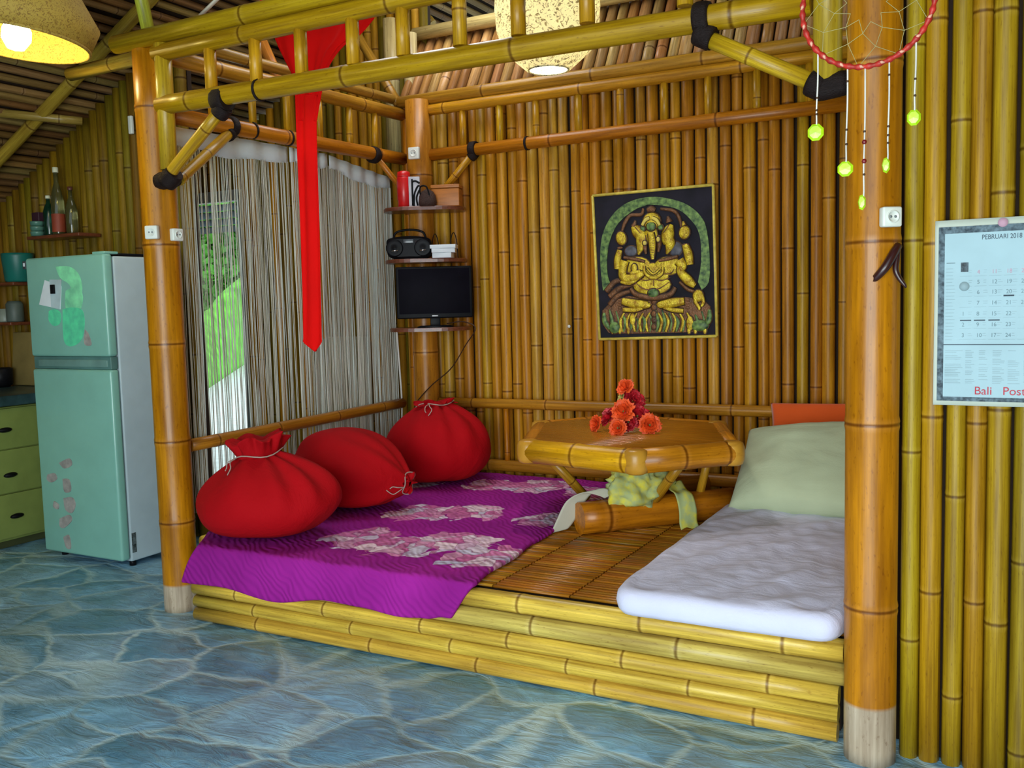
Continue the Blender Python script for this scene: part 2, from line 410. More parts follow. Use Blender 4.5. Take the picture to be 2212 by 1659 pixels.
# upper wall over the alcove, its canes leaning back
m = MB(); x = -3.50
while x < -0.2:
    rr = R_.uniform(0.029, 0.036)
    zt = 3.18 if x < -1.15 else 3.9
    dy = 0.62
    m.cane((x, 5.09, 2.69), (x, 5.09 + dy * (zt - 2.69), zt), rr, jitc(R_.choice([(0.60, 0.36, 0.12), (0.55, 0.28, 0.10), (0.50, 0.24, 0.07)]), 0.15), 1.1, seg=10)
    x += 2 * rr + 0.010
for xa, xb, zt in ((-3.53, -1.15, 3.18), (-1.15, -0.2, 3.88)):
    m.add([(xa, 5.14, 2.69), (xb, 5.14, 2.69), (xb, 5.14 + .62 * (zt - 2.69), zt), (xa, 5.14 + .62 * (zt - 2.69), zt)], [(0, 1, 2, 3)], mat=1)
struct(m.build('wall_upper', [BAM, DARK], loc=(0, 0, 0)), 'leaning pale bamboo panel over the alcove')

# roof: split bamboo battens along the ridge direction on rafters
m = MB(); x = -7.0
while x < -0.15:
    z = ROOF(x) + 0.02; c = jitc(R_.choice([(0.26, 0.15, 0.05), (0.20, 0.10, 0.03), (0.30, 0.19, 0.06)]), 0.2)
    m.cane((x, -1.9, z), (x, 8.0 if x > -4.2 else 5.6, z), 0.024, c, 0.6, seg=6, jit=0.01); x += 0.064
for x0, x1, ye in ((-7.1, -4.2, 5.6), (-4.2, 0.0, 8)):
    m.add([(x0, -1.9, ROOF(x0) + .05), (x1, -1.9, ROOF(x1) + .05), (x1, ye, ROOF(x1) + .05), (x0, ye, ROOF(x0) + .05),
           (x0, -1.9, ROOF(x0) + .11), (x1, -1.9, ROOF(x1) + .11), (x1, ye, ROOF(x1) + .11), (x0, ye, ROOF(x0) + .11)],
          [(3, 2, 1, 0), (4, 5, 6, 7), (0, 1, 5, 4), (2, 3, 7, 6), (3, 0, 4, 7), (1, 2, 6, 5)], mat=1, smooth=False)
zr = ROOF(0) + .05
m.add([(0, -1.9, zr), (2.6, -1.9, zr - 1.3), (2.6, 8, zr - 1.3), (0, 8, zr), (0, -1.9, zr + .06), (2.6, -1.9, zr - 1.24), (2.6, 8, zr - 1.24), (0, 8, zr + .06)],
      [(3, 2, 1, 0), (4, 5, 6, 7), (0, 1, 5, 4), (2, 3, 7, 6), (3, 0, 4, 7), (1, 2, 6, 5)], mat=1, smooth=False)
struct(m.build('ceiling', [BAMR, DARK], loc=(0, 0, 0)), 'pitched roof lined with dark split bamboo battens')
for y in (3.80, 2.2, 0.6):
    m = MB(); m.cane((-6.9, y, ROOF(-6.9) - .045), (-0.1, y, ROOF(-.1) - .045), 0.038, (0.40, 0.27, 0.03), 0.4, jit=0.01)
    tag(m.build('roof_rafter', BAM), {3.80: 'long bamboo rafter slanting up under the roof just before the kitchen wall', 2.2: 'bamboo rafter under the roof passing over the woven dome lamp', 0.6: 'bamboo rafter under the roof nearest the photographer'}[y], 'rafter')
m = MB(); m.cane((-5.95, 3.5, 2.27), (-5.95, 1.0, 2.27), 0.022, (0.38, 0.26, 0.05), 0.5)
m = MB(); a = WY(0, 244, 3.62); b = WY(178, 262, 3.98)
m.cane(a, b, 0.026, (0.36, 0.25, 0.05), 0.4)
tag(m.build('roof_purlin', BAM), 'short bamboo purlin under the roof at the left edge above the bottle shelf', 'purlin')

# doorway to the garden
dz = MB()
for x0 in (-5.90, -5.172):
    dz.rbox((x0 - .02, 5.31, 0.0), (x0 + .02, 5.38, 2.28), 0.006)
dz.rbox((-5.92, 5.31, 2.22), (-5.155, 5.38, 2.30), 0.006)
dr = struct(dz.build('door_1', plain('pale_door_frame', (0.42, 0.44, 0.38), 0.5), loc=(0, 0, 0)), 'pale frame of the garden doorway')
lv = MB()
for k in range(4):
    lv.box((-5.88, -0.004, -0.03), (-5.23, 0.004, 0.03), M=Matrix.Translation((0, 5.35, 2.18 - k * .055)) @ Matrix.Rotation(0.9, 4, 'X'))
lv.build('louver', plain('grey_blue_louver', (0.22, 0.28, 0.32), 0.5), dr)

# outdoors through the doorway
GRASS = plain('grass', (0.20, 0.62, 0.05), 0.9, var=0.25, scale=3.0, bmp=0.8)
CONC = plain('pale_path', (0.78, 0.80, 0.74), 0.8, var=0.08)
GND = plain('garden_soil', (0.30, 0.34, 0.20), 0.9)
b = MB(); b.box((-40, 5.5, -0.14), (6, 40, -0.02)); struct(b.build('ground', CONC, loc=(0, 0, 0)), 'pale path outside the garden doorway')
b = MB(); b.box((-12, -30, -0.14), (14, -1.6, -0.02)); struct(b.build('ground_veranda', GND, loc=(0, 0, 0)), 'ground beyond the veranda')
p1, p2 = WZ(430, 850, 0), WZ(545, 775, 0); dd = (p2 - p1).normalized()
t1, t2 = WY(430, 680, 15.0), WY(530, 616, 17.8)
b = MB()
def lawn(u, v):
    lo = p1 + (p2 - p1) * (u * 1.4 - .25); hi = t1 + (t2 - t1) * (u * 1.4 - .25)
    p = lo + (hi - lo) * v; p.z += noise.noise(p * 0.9) * 0.12 * math.sin(PI * v); p.z = max(p.z, -0.019) if v > 0.01 else -0.03; return p
b.grid(lawn, 40, 20)
o = b.build('lawn_bank', GRASS, mods=[SOL(0.3, -1)])
tag(o, 'bright sunlit grass bank seen through the doorway behind the string curtain', 'lawn', kind='stuff')
def foliage(name, c, rx, ry, rz, n, size, mat, seed):
    r = random.Random(seed); m = MB()
    for i in range(n):
        th = r.uniform(0, 2 * PI); ph = math.acos(r.uniform(-0.3, 1)); k = r.uniform(0.72, 1.0)
        p = Vector((c[0] + rx * k * math.sin(ph) * math.cos(th), c[1] + ry * k * math.sin(ph) * math.sin(th), c[2] + rz * k * math.cos(ph)))
        q = Quaternion((r.gauss(0, 1), r.gauss(0, 1), r.gauss(0, 1), r.gauss(0, 1))).normalized(); s = size * r.uniform(0.6, 1.3)
        vs = [p + q @ Vector(v) * s for v in ((-.5, 0, 0), (0, -.28, .06), (.55, 0, 0), (0, .28, .06))]
        m.add(vs, [(0, 1, 2, 3)], smooth=False)
    return m
LEAF = plain('dark_leaves', (0.13, 0.42, 0.04), 0.6, var=0.3, scale=1.2)
hm = MB(); r = random.Random(3)
g0, g1 = WY(360, 640, 20), WY(620, 640, 22)
for i in range(9000):
    k = r.random(); z = r.uniform(-.02, 6.0); p = Vector((g0.x + (g1.x - g0.x) * k, g0.y + (g1.y - g0.y) * k + r.uniform(-.5, .5), z)); p += Vector((0, -.9, 0)) * noise.noise(p * .8)
    q = Quaternion((r.gauss(0, 1), r.gauss(0, 1), r.gauss(0, 1), r.gauss(0, 1))).normalized(); sz = r.uniform(.2, .5)
    hm.add([p + q @ Vector(v) * sz for v in ((-.5, 0, 0), (0, -.28, .06), (.55, 0, 0), (0, .28, .06))], [(0, 1, 2, 3)], smooth=False)
hd = tag(hm.build('hedge', LEAF), 'tall dark green hedge beyond the lawn, seen through the doorway', 'hedge', kind='stuff')

# ------------------------------------------------------------------ alcove frame
def post(name, label, x, y, z0, z1, r, nodes, col, base=None, tilt=0):
    m = MB(); m.cane((x, y, z0), (x + tilt, y, z1), r, col, nodes=nodes, seg=28, thick=0.75, base=base)
    return tag(m.build(name, BAM), label, 'post')
FOOT = (0.52, 0.42, 0.30)
post('bamboo_post', 'thick orange bamboo post at the left front corner of the daybed, beside the fridge', -3.455, 3.05, 0, 2.60, 0.079, [0.42, 0.80, 1.25, 1.70, 2.31], (0.50, 0.195, 0.003), (0.12, FOOT))
post('bamboo_post', 'thickest glossy orange bamboo post with a pale worn foot, right of the daybed', -0.372, 2.905, 0, 3.6, 0.0745, [0.47, 1.02, 1.545, 2.05, 2.6, 3.1], (0.50, 0.190, 0.003), (0.17, FOOT))
post('bamboo_post', 'orange bamboo corner post carrying the three shelves behind the television', -3.305, 4.97, 0, 2.66, 0.078, [0.5, 1.1, 1.62, 2.2], (0.50, 0.20, 0.014))
post('slim_bamboo_post', 'slim bamboo upright in the far corner by the curtain end, left of the corner post', -3.435, 5.03, 0, 2.68, 0.028, None, ORANGE)
post('slim_bamboo_post', 'slim yellow bamboo upright hung beside the left front post above its lashing', -3.305, 2.985, 2.02, 2.56, 0.037, [0.3], (0.50, 0.32, 0.015))
post('slim_bamboo_post', 'yellow bamboo upright beside the thick right post behind the dreamcatcher', -0.515, 2.985, 2.03, 3.3, 0.042, [0.42, 0.9], (0.50, 0.34, 0.018))
post('slim_bamboo_post', 'green-yellow bamboo strut rising from the top of the left front post', -3.425, 3.02, 2.64, 3.50, 0.029, [0.4], (0.34, 0.36, 0.03), tilt=-0.20)
post('slim_bamboo_post', 'pale bamboo upright at the left end of the leaning upper panel', -3.50, 5.20, 2.70, 3.15, 0.045, [0.2], (0.70, 0.56, 0.26))
post('slim_bamboo_post', 'pale bamboo upright standing in the gap just left of the leaning panel', -3.72, 5.30, 2.40, 3.30, 0.05, [0.5], (0.66, 0.50, 0.20))

def frieze(name, label, pole_specs, pegs):
    """long poles joined by short upright pegs, one ladder-like railing"""
    a = Vector(pole_specs[0][0])
    t = thing(name, label, 'railing', (a.x, a.y, a.z))
    for i, (p, q, r, c, st) in enumerate(pole_specs):
        m = MB(); m.cane(p, q, r, c, st, seg=16, jit=0.003); m.build('rail', BAM, t)
    for p, q, r in pegs:
        m = MB(); m.cane(p, q, r, jitc((0.54, 0.28, 0.008), 0.1), 0.6, seg=12); m.build('peg', BAM, t)
    return t
YB = (0.43, 0.25, 0.004)
frieze('bamboo_railing', 'ladder-like yellow bamboo railing across the front above the daybed', [
    ((-3.33, 2.98, 2.300), (-0.56, 2.98, 2.272), 0.041, YB, 0.85),
    ((-3.34, 2.98, 2.522), (-0.56, 2.98, 2.528), 0.037, YB, 0.8)],
    [((x, 2.98, 2.325), (x, 2.98, 2.50), 0.0265) for x in (-3.02, -2.767, -2.527, -2.27, -2.037, -1.789, -1.551, -1.29, -0.951)])
m = MB(); m.cane((-3.60, 2.985, 2.600), (-0.2, 2.985, 2.606), 0.040, (0.42, 0.27, 0.006), 0.8, seg=16, jit=0.004)
tag(m.build('bamboo_beam', BAM), 'topmost yellow bamboo beam lying along the front railing at the top edge', 'beam')
frieze('bamboo_railing', 'orange bamboo railing above the string curtain at the left side', [
    ((-3.45, 3.14, 2.298), (-3.45, 5.0, 2.322), 0.039, ORANGE, 0.8),
    ((-3.45, 3.14, 2.560), (-3.45, 5.02, 2.598), 0.038, (0.50, 0.24, 0.015), 0.6)],
    [((-3.45, y, 2.32), (-3.45, y, 2.57), 0.02) for y in (3.40, 3.674, 3.933, 4.197, 4.464, 4.711)])
frieze('bamboo_railing', 'orange bamboo railing along the back wall above the relief picture', [
    ((-3.24, 4.995, 2.326), (-0.42, 4.995, 2.343), 0.037, ORANGE, 0.9),
    ((-3.26, 4.995, 2.600), (-0.42, 4.995, 2.592), 0.034, (0.56, 0.26, 0.01), 0.9)],
    [((x, 5.0, 2.35), (x, 5.0, 2.58), 0.021) for x in (-3.00, -2.976 + .235, -2.50, -2.228, -1.974, -1.717, -1.473, -1.215, -0.95, -0.70)])
m = MB(); m.cane((-3.46, 5.0, 2.672), (-0.42, 5.0, 2.662), 0.037, (0.50, 0.25, 0.02), 0.75, seg=16)
tag(m.build('bamboo_beam', BAM), 'orange bamboo beam lying on the back wall railing, second from the top', 'beam')
m = MB(); m.cane((-3.53, 5.30, 3.17), (-1.1, 5.30, 3.17), 0.042, (0.70, 0.54, 0.20), 0.8, seg=16)
tag(m.build('bamboo_beam', BAM), 'pale bamboo pole along the top of the leaning upper panel behind the lamp', 'beam')
m = MB(); m.cane((-3.50, 3.2, 2.66), (-3.50, 5.2, 2.70), 0.03, (0.40, 0.22, 0.03), 0.5)
tag(m.build('bamboo_beam', BAM), 'bamboo beam running back along the left side over the side railing', 'beam')
m = MB(); m.cane((-3.455, 3.13, 2.58), (-4.15, 3.16, 2.58), 0.033, (0.40, 0.27, 0.03), 0.5)
tag(m.build('bamboo_beam', BAM), 'short bamboo tie beam running left from the top of the left front post', 'beam')

def lash_ring(parent, c, axis, r, w_=0.03, name='lashing'):
    c = Vector(c); ax = Vector(axis).normalized(); m = MB()
    m.tube([c - ax * w_ / 2, c - ax * w_ * .3, c + ax * w_ * .3, c + ax * w_ / 2], [r * 1.02, r * 1.1, r * 1.1, r * 1.02], 16)
    return m.build(name, LASH, parent)
def brace(label, ends, lashes, r=0.026, col=(0.56, 0.33, 0.012)):
    a = Vector(ends[0][0]); t = thing('bamboo_brace', label, 'brace', tuple(a))
    for p, q in ends:
        m = MB(); m.cane(p, q, r, col, 0.26, seg=16); m.build('pole', BAM, t)
    for c, ax, rr, ww in lashes: lash_ring(t, c, ax, rr, ww)
    return t
d1 = (Vector((-2.96, 2.985, 2.27)) - Vector((-3.29, 2.985, 2.0))).normalized()
brace('front-left bamboo brace of two poles lashed black to the post beside the curtain',
      [((-3.30, 2.975, 1.995), (-2.985, 2.985, 2.235)), ((-3.33, 3.06, 1.985), (-3.44, 3.50, 2.27))],
      [((-3.30, 2.985, 1.985), d1, 0.040, 0.07), ((-3.36, 3.02, 1.985), (1, 0.1, 0.1), 0.036, 0.10), ((-2.965, 2.98, 2.28), (1, 0, 0), 0.047, 0.065), ((-2.97, 2.98, 2.235), d1, 0.035, 0.05),
       ((-3.45, 3.52, 2.303), (0, 1, 0), 0.046, 0.04), ((-3.445, 3.50, 2.268), (-.11, .44, .28), 0.034, 0.05)])
d2 = (Vector((-0.862, 2.985, 2.19)) - Vector((-0.56, 2.985, 2.03))).normalized()
brace('front-right yellow bamboo brace lashed black between the front beam and the thick right post',
      [((-0.865, 2.975, 2.205), (-0.555, 2.975, 2.035))],
      [((-0.893, 2.98, 2.276), (1, 0, 0), 0.049, 0.05), ((-0.885, 2.975, 2.222), (-d2.x, 0, -d2.z), 0.036, 0.06),
       ((-0.545, 2.975, 2.025), d2, 0.036, 0.05), ((-0.50, 2.975, 2.018), (1, 0, 0.12), 0.034, 0.10)], col=(0.60, 0.38, 0.012))
brace('rear-left bamboo brace slanting from the curtain beam down to the corner post',
      [((-3.44, 4.70, 2.30), (-3.38, 4.92, 2.09))], [((-3.45, 4.69, 2.31), (0, 1, 0), 0.046, 0.05)], r=0.018, col=ORANGE)
brace('rear bamboo brace from the back railing down behind the wooden box',
      [((-2.94, 4.985, 2.29), (-3.20, 4.97, 2.04))], [((-2.925, 4.995, 2.33), (1, 0, 0), 0.045, 0.045), ((-2.93, 4.99, 2.295), (.8, 0, .6), 0.03, 0.04)], r=0.022, col=GOLD)
for x, lab in ((-2.752, 'thin black band around the front beam near its left brace'),):
    t = MB(); t.tube([(x - .006, 2.98, 2.293), (x + .006, 2.98, 2.293)], 0.0455, 18); tag(t.build('rubber_band', LASH), lab, 'band')
for y, lab in ((3.667, 'thin black band around the curtain beam, nearest the front brace'), (3.932, 'thin black band around the curtain beam above the red sash')):
    t = MB(); t.tube([(-3.45, y - .006, 2.305), (-3.45, y + .006, 2.306)], 0.0435, 18); tag(t.build('rubber_band', LASH), lab, 'band')
t = MB(); t.tube([(-2.566, 4.995, 2.33), (-2.552, 4.995, 2.33)], 0.0415, 18); tag(t.build('rubber_band', LASH), 'thin black band around the back wall railing right of its brace', 'band')
# descending poles of the alcove roof
m = MB(); m.cane(WY(770, 72, 5.0), WY(862, 228, 5.0), 0.03, (0.38, 0.19, 0.02), 0.5)
tag(m.build('bamboo_strut', BAM), 'brown bamboo strut slanting down to the rear left corner', 'strut')
m = MB(); m.cane(WY(552, 60, 4.3), WY(612, 196, 4.3), 0.034, (0.62, 0.22, 0.03), 0.5)
tag(m.build('bamboo_strut', BAM), 'orange bamboo strut slanting behind the red cloth at its left', 'strut')
m = MB(); m.cane(WY(432, 34, 3.2), WY(486, -18, 3.2), 0.009, (0.62, 0.60, 0.50), 0.5)
tag(m.build('bamboo_strut', BAM), 'thin pale stick rising from the topmost front beam near the left', 'strut')
m = MB(); m.cane(WY(893, 2, 5.6), WY(935, 52, 5.6), 0.03, (0.45, 0.26, 0.03), 0.5)
tag(m.build('bamboo_strut', BAM), 'short bamboo strut above the pale pole at the top of the leaning panel', 'strut')

# ------------------------------------------------------------------ daybed platform
DZ = 0.335
t = thing('daybed_platform', 'low bamboo daybed platform with stacked bamboo poles along its front', 'daybed', (-1.9, 4.0, 0))
DECKM = bamboo_mat('split_bamboo_deck', 0.32, 0.35)
m = MB()
y = 3.0; seams = [-3.36, -2.95, -2.55, -2.14, -1.73, -1.41, -1.06, -0.75, -0.44]
while y < 5.0:
    for k in range(len(seams) - 1):
        c = jitc(R_.choice([(0.44, 0.17, 0.010), (0.36, 0.125, 0.008), (0.50, 0.215, 0.014), (0.40, 0.145, 0.010)]), 0.2)
        x0, x1 = seams[k] + 0.003, seams[k + 1] - 0.003
        if k == 0 and y < 3.16: x0 = -3.21
        h = R_.uniform(0, 0.003)
        m.tube([(x0, y + .0125, DZ - .006 + h), ((x0 + x1) / 2, y + .0125 + R_.uniform(-.001, .001), DZ - .006 + h), (x1, y + .0125, DZ - .006 + h)], 0.0125, 6, col=c, flat=(0.5, 1), up=(0, 0, 1))
    y += 0.0265
m.build('slat_deck', DECKM, t)
m = MB(); m.box((-3.245, 3.0, 0.02), (-0.47, 5.0, DZ - 0.018)); m.box((-3.37, 3.16, 0.02), (-3.245, 5.0, DZ - 0.018)); m.build('frame', DARK, t)
for zc, r, x0, x1, yc, col, st in ((0.300, 0.036, -1.82, -0.452, 2.952, STRAW, 0.42), (0.300, 0.036, -3.165, -1.83, 2.957, STRAW, 0.42), (0.226, 0.0355, -3.22, -0.448, 2.950, (0.60, 0.46, 0.10), 0.5),
                                (0.154, 0.031, -3.25, -0.468, 2.955, STRAW, 0.45), (0.093, 0.028, -3.25, -0.470, 2.957, (0.68, 0.47, 0.06), 0.5), (0.034, 0.031, -3.25, -0.472, 2.957, (0.66, 0.41, 0.05), 0.55)):
    m = MB(); m.cane((x0, yc, zc), (x1, yc, zc), r, col, st, seg=18, jit=0.002); m.build('front_pole', BAM, t)
for zc in (0.30, 0.226, 0.154, 0.093, 0.034):
    m = MB(); m.cane((-3.40, 3.15, zc), (-3.40, 4.92, zc), 0.031, STRAW, 0.45, seg=14); m.build('side_pole', BAM, t)

# back rests
t = thing('backrest_rail', 'orange bamboo backrest rail in front of the string curtain at the left', 'rail', (-3.45, 4.0, 0.76))
m = MB(); m.cane((-3.45, 3.14, 0.762), (-3.45, 4.90, 0.778), 0.031, (0.42, 0.17, 0.012), 0.5, seg=16); m.build('rail', BAM, t)
t = thing('backrest_rail', 'orange bamboo backrest rail along the back wall behind the table', 'rail', (-1.9, 4.97, 0.78))
m = MB(); m.cane((-3.22, 4.99, 0.782), (-0.42, 4.99, 0.79), 0.031, (0.50, 0.22, 0.014), 0.6, seg=16); m.build('rail', BAM, t)
m = MB(); m.cane((-3.22, 4.99, 0.40), (-0.42, 4.99, 0.40), 0.036, (0.42, 0.18, 0.012), 0.6, seg=16); m.build('rail', BAM, t)
for x in (-2.745, -1.95, -1.1):
    m = MB(); m.cane((x, 4.99, 0.43), (x, 4.99, 0.755), 0.017, ORANGE, 0.3); m.build('peg', BAM, t)

# ------------------------------------------------------------------ string curtains
def string_mat():
    m, n, l, b = nt('curtain_string')
    a = n.new('ShaderNodeAttribute'); a.attribute_name = 'Col'
    l.new(a.outputs['Color'], b.inputs['Base Color']); b.inputs['Roughness'].default_value = 0.7
    tr = n.new('ShaderNodeBsdfTranslucent'); l.new(a.outputs['Color'], tr.inputs[0])
    mx = n.new('ShaderNodeMixShader'); mx.inputs[0].default_value = 0.25
    l.new(b.outputs[0], mx.inputs[1]); l.new(tr.outputs[0], mx.inputs[2]); l.new(mx.outputs[0], n['Material Output'].inputs[0])
    return m
STR = string_mat()
def curtain(label, y0, y1, zt0, zt1, n, seed, dens=1.0, hem=0.08, per=3, ngap=2):
    r = random.Random(seed); X = -3.50
    t = thing('string_curtain', label, 'curtain', (X, (y0 + y1) / 2, 0.45))
    m = MB()
    def sag(u): return 0.022 * math.sin(u * PI) ** 2 + 0.006 * math.sin(u * 15 + seed)
    def tape(u, v):
        y = y0 + (y1 - y0) * u; z = zt0 + (zt1 - zt0) * u - sag(u) * v
        return (X + 0.006 * math.sin(u * 30), y, z - v * hem)
    m.grid(tape, 50, 2, (0.90, 0.98, 1.0)); m.build('header_tape', STR, t, mods=[SOL(0.003, 0)])
    m = MB(); gaps = [y0 + (y1 - y0) * r.uniform(.12, .88) for _ in range(ngap)]
    for i in range(n):
        y = y0 + (y1 - y0) * (i + r.uniform(-.4, .4) + .5) / n; y = min(max(y, y0 + .004), y1 - .004)
        yb = y + r.gauss(0, 0.006); sh = r.gauss(0, .004)
        for g in gaps:
            dg = yb - g
            if abs(dg) < 0.04: yb = g + math.copysign(0.016 + abs(dg) * 0.6, dg)
        c = r.choice([(0.80, 0.76, 0.64), (0.92, 0.90, 0.80), (0.72, 0.70, 0.58), (0.84, 0.90, 0.84), (0.62, 0.58, 0.48)])
        for q in range(per):
            yy = y + r.uniform(-.004, .004); u = (yy - y0) / (y1 - y0); zt = zt0 + (zt1 - zt0) * u - hem - sag(u) + .004
            xo = X + r.uniform(-0.008, 0.008); k = 7; a1, a2 = r.uniform(0.0005, 0.0035), r.uniform(0, 6)
            pts = []
            for j in range(k + 1):
                v = j / k; w1 = v ** 0.7
                pts.append((xo + a1 * math.sin(a2 + v * 7), yy + (yb - y) * w1 + sh * math.sin(v * 5 + i) + a1 * math.sin(a2 * 2 + v * 9), zt + (0.42 - zt) * v))
            rr = r.choice([0.0012, 0.0017, 0.0022]) * dens
            m.tube(pts, [rr] * (k + 1), 3, col=c, caps=False)
    o = m.build('strings', STR, t); o['kind'] = 'stuff'
    return t
curtain('left string curtain panel, see-through over the bright garden doorway', 3.13, 3.985, 2.262, 2.270, 78, 1, hem=0.085, per=2, dens=.95, ngap=3)
curtain('middle string curtain panel behind the red sash', 3.995, 4.32, 2.270, 2.272, 34, 2, hem=0.075, dens=.95, ngap=1)
curtain('right string curtain panel, sagging header, next to the corner shelves', 4.33, 4.93, 2.268, 2.20, 60, 3, 1.0, hem=0.075, ngap=2)

# ------------------------------------------------------------------ quilt
def quilt_mat(org):
    m, n, l, b = nt('purple_quilt')
    co = objco(n)
    nz = n.new('ShaderNodeTexNoise'); nz.inputs['Scale'].default_value = 6.0; nz.inputs['Detail'].default_value = 3; l.new(co, nz.inputs['Vector'])
    ns = n.new('ShaderNodeVectorMath'); ns.operation = 'SUBTRACT'; l.new(nz.outputs['Color'], ns.inputs[0]); ns.inputs[1].default_value = (.5, .5, .5)
    vm = n.new('ShaderNodeVectorMath'); vm.operation = 'SCALE'; vm.inputs[3].default_value = 0.20; l.new(ns.outputs[0], vm.inputs[0])
    va = n.new('ShaderNodeVectorMath'); va.operation = 'ADD'; l.new(co, va.inputs[0]); l.new(vm.outputs[0], va.inputs[1])
    flat = mapping(n, l, va.outputs[0], (1, 1, 0))
    best = None
    for x, y, r in ((-2.58, 3.31, 0.14), (-2.34, 3.27, 0.16), (-2.17, 3.40, 0.16), (-1.90, 3.24, 0.15), (-2.62, 3.83, 0.15), (-2.35, 3.94, 0.14),
                    (-2.61, 4.59, 0.15), (-2.37, 4.65, 0.16), (-1.96, 3.94, 0.12), (-1.81, 3.38, 0.09), (-3.17, 3.88, 0.10), (-2.0, 4.6, 0.15), (-3.1, 4.5, .14)):
        d = n.new('ShaderNodeVectorMath'); d.operation = 'DISTANCE'; l.new(flat, d.inputs[0]); d.inputs[1].default_value = (x - org[0], y - org[1], 0)
        q = math_(n, l, 'DIVIDE', d.outputs['Value'], r * 1.22)
        best = q if best is None else math_(n, l, 'MINIMUM', best, q)
    vo = n.new('ShaderNodeTexVoronoi'); vo.inputs['Scale'].default_value = 13.0; l.new(flat, vo.inputs['Vector'])
    ve = n.new('ShaderNodeTexVoronoi'); ve.feature = 'DISTANCE_TO_EDGE'; ve.inputs['Scale'].default_value = 13.0; l.new(flat, ve.inputs['Vector'])
    sepc = n.new('ShaderNodeSeparateColor'); l.new(vo.outputs['Color'], sepc.inputs[0])
    edge = math_(n, l, 'ADD', best, math_(n, l, 'MULTIPLY', sepc.outputs[1], 0.35))
    fl = ramp(n, l, edge, [(0.0, (1, 1, 1)), (0.98, (1, 1, 1)), (1.0, (0, 0, 0))])
    x = n.new('ShaderNodeMath'); x.operation = 'LESS_THAN'; l.new(edge, x.inputs[0]); x.inputs[1].default_value = 1.08; fl = x.outputs[0]
    pc = ramp(n, l, sepc.outputs[0], [(0.0, (0.80, 0.30, 0.56)), (0.25, (0.62, 0.14, 0.38)), (0.45, (0.82, 0.50, 0.68)), (0.65, (0.62, 0.62, 0.80)), (0.85, (0.88, 0.70, 0.80))])
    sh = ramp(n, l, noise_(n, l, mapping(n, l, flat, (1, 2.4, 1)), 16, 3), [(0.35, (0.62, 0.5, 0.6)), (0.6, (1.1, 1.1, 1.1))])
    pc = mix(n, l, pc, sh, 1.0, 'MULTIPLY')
    pe = ramp(n, l, ve.outputs['Distance'], [(0.0, (1, 1, 1)), (0.06, (0, 0, 0))])
    pc = mix(n, l, pc, (0.30, 0.04, 0.20), math_(n, l, 'MULTIPLY', pe, 0.7))
    base = ramp(n, l, noise_(n, l, co, 2.5, 3), [(0.3, (0.26, 0.010, 0.22)), (0.7, (0.42, 0.02, 0.34))])
    c = mix(n, l, base, pc, fl)
    l.new(c, b.inputs['Base Color']); b.inputs['Roughness'].default_value = 0.85
    b.inputs['Specular IOR Level'].default_value = 0.12
    wv = n.new('ShaderNodeTexWave'); wv.inputs['Scale'].default_value = 15; wv.inputs['Distortion'].default_value = 11; wv.inputs['Detail'].default_value = 1.5; wv.inputs['Detail Scale'].default_value = 0.5
    wv.bands_direction = 'DIAGONAL'
    l.new(co, wv.inputs['Vector']); bump(n, l, b, wv.outputs[0], 0.42, 0.008)
    return m
m = MB(); X0, X1 = -3.365, -1.77
hem_pts = [(-3.31, .180), (-3.0, .187), (-2.73, .160), (-2.39, .205), (-2.2, .20), (-2.0, .188), (-1.87, .198), (-1.78, .215)]
def hem(x):
    for (a, za), (b_, zb) in zip(hem_pts, hem_pts[1:]):
        if x <= b_: k = max(0, (x - a) / (b_ - a)); k = k * k * (3 - 2 * k); return za + (zb - za) * k
    return hem_pts[-1][1]
TOPZ = DZ + 0.028
def quilt(u, v):
    Lb = 2.0; Ld = 0.16; s = v * (Lb + Ld)
    xr = X1 + (-1.895 - X1) * min(1, max(0, (s - Ld) / 1.2)) + 0.008 * math.sin(s * 14)
    xl = -3.195 - 0.165 * min(1, max(0, (s - Ld) / 0.22)) - 0.10 * max(0, 1 - s / Ld)
    x = xl + (xr - xl) * u
    wr = 0.004 * noise.noise(Vector((x * 5, s * 5, 0))) + 0.002 * math.sin(x * 22 + s * 9)
    if s < Ld:
        k = 1 - s / Ld; hz = hem(x + 0.03)
        xs = x if u < 0.3 else x - 0.09 * k * (u - 0.3) / 0.7
        th = min(1, k * 1.6) * PI / 2
        return (xs, 2.925 - 0.022 * math.sin(th) + wr * 0.6, TOPZ - (TOPZ - hz) * (k ** 1.15) + 0.0)
    y = 2.925 + (s - Ld)
    y = min(y, 4.93)
    return (x, y, TOPZ + wr)
m.grid(quilt, 110, 110)
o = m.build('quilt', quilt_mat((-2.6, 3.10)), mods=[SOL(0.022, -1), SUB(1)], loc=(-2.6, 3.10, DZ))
tag(o, 'purple quilt with big pink and white roses spread over the left half of the daybed', 'quilt')
QZ = TOPZ + 0.004

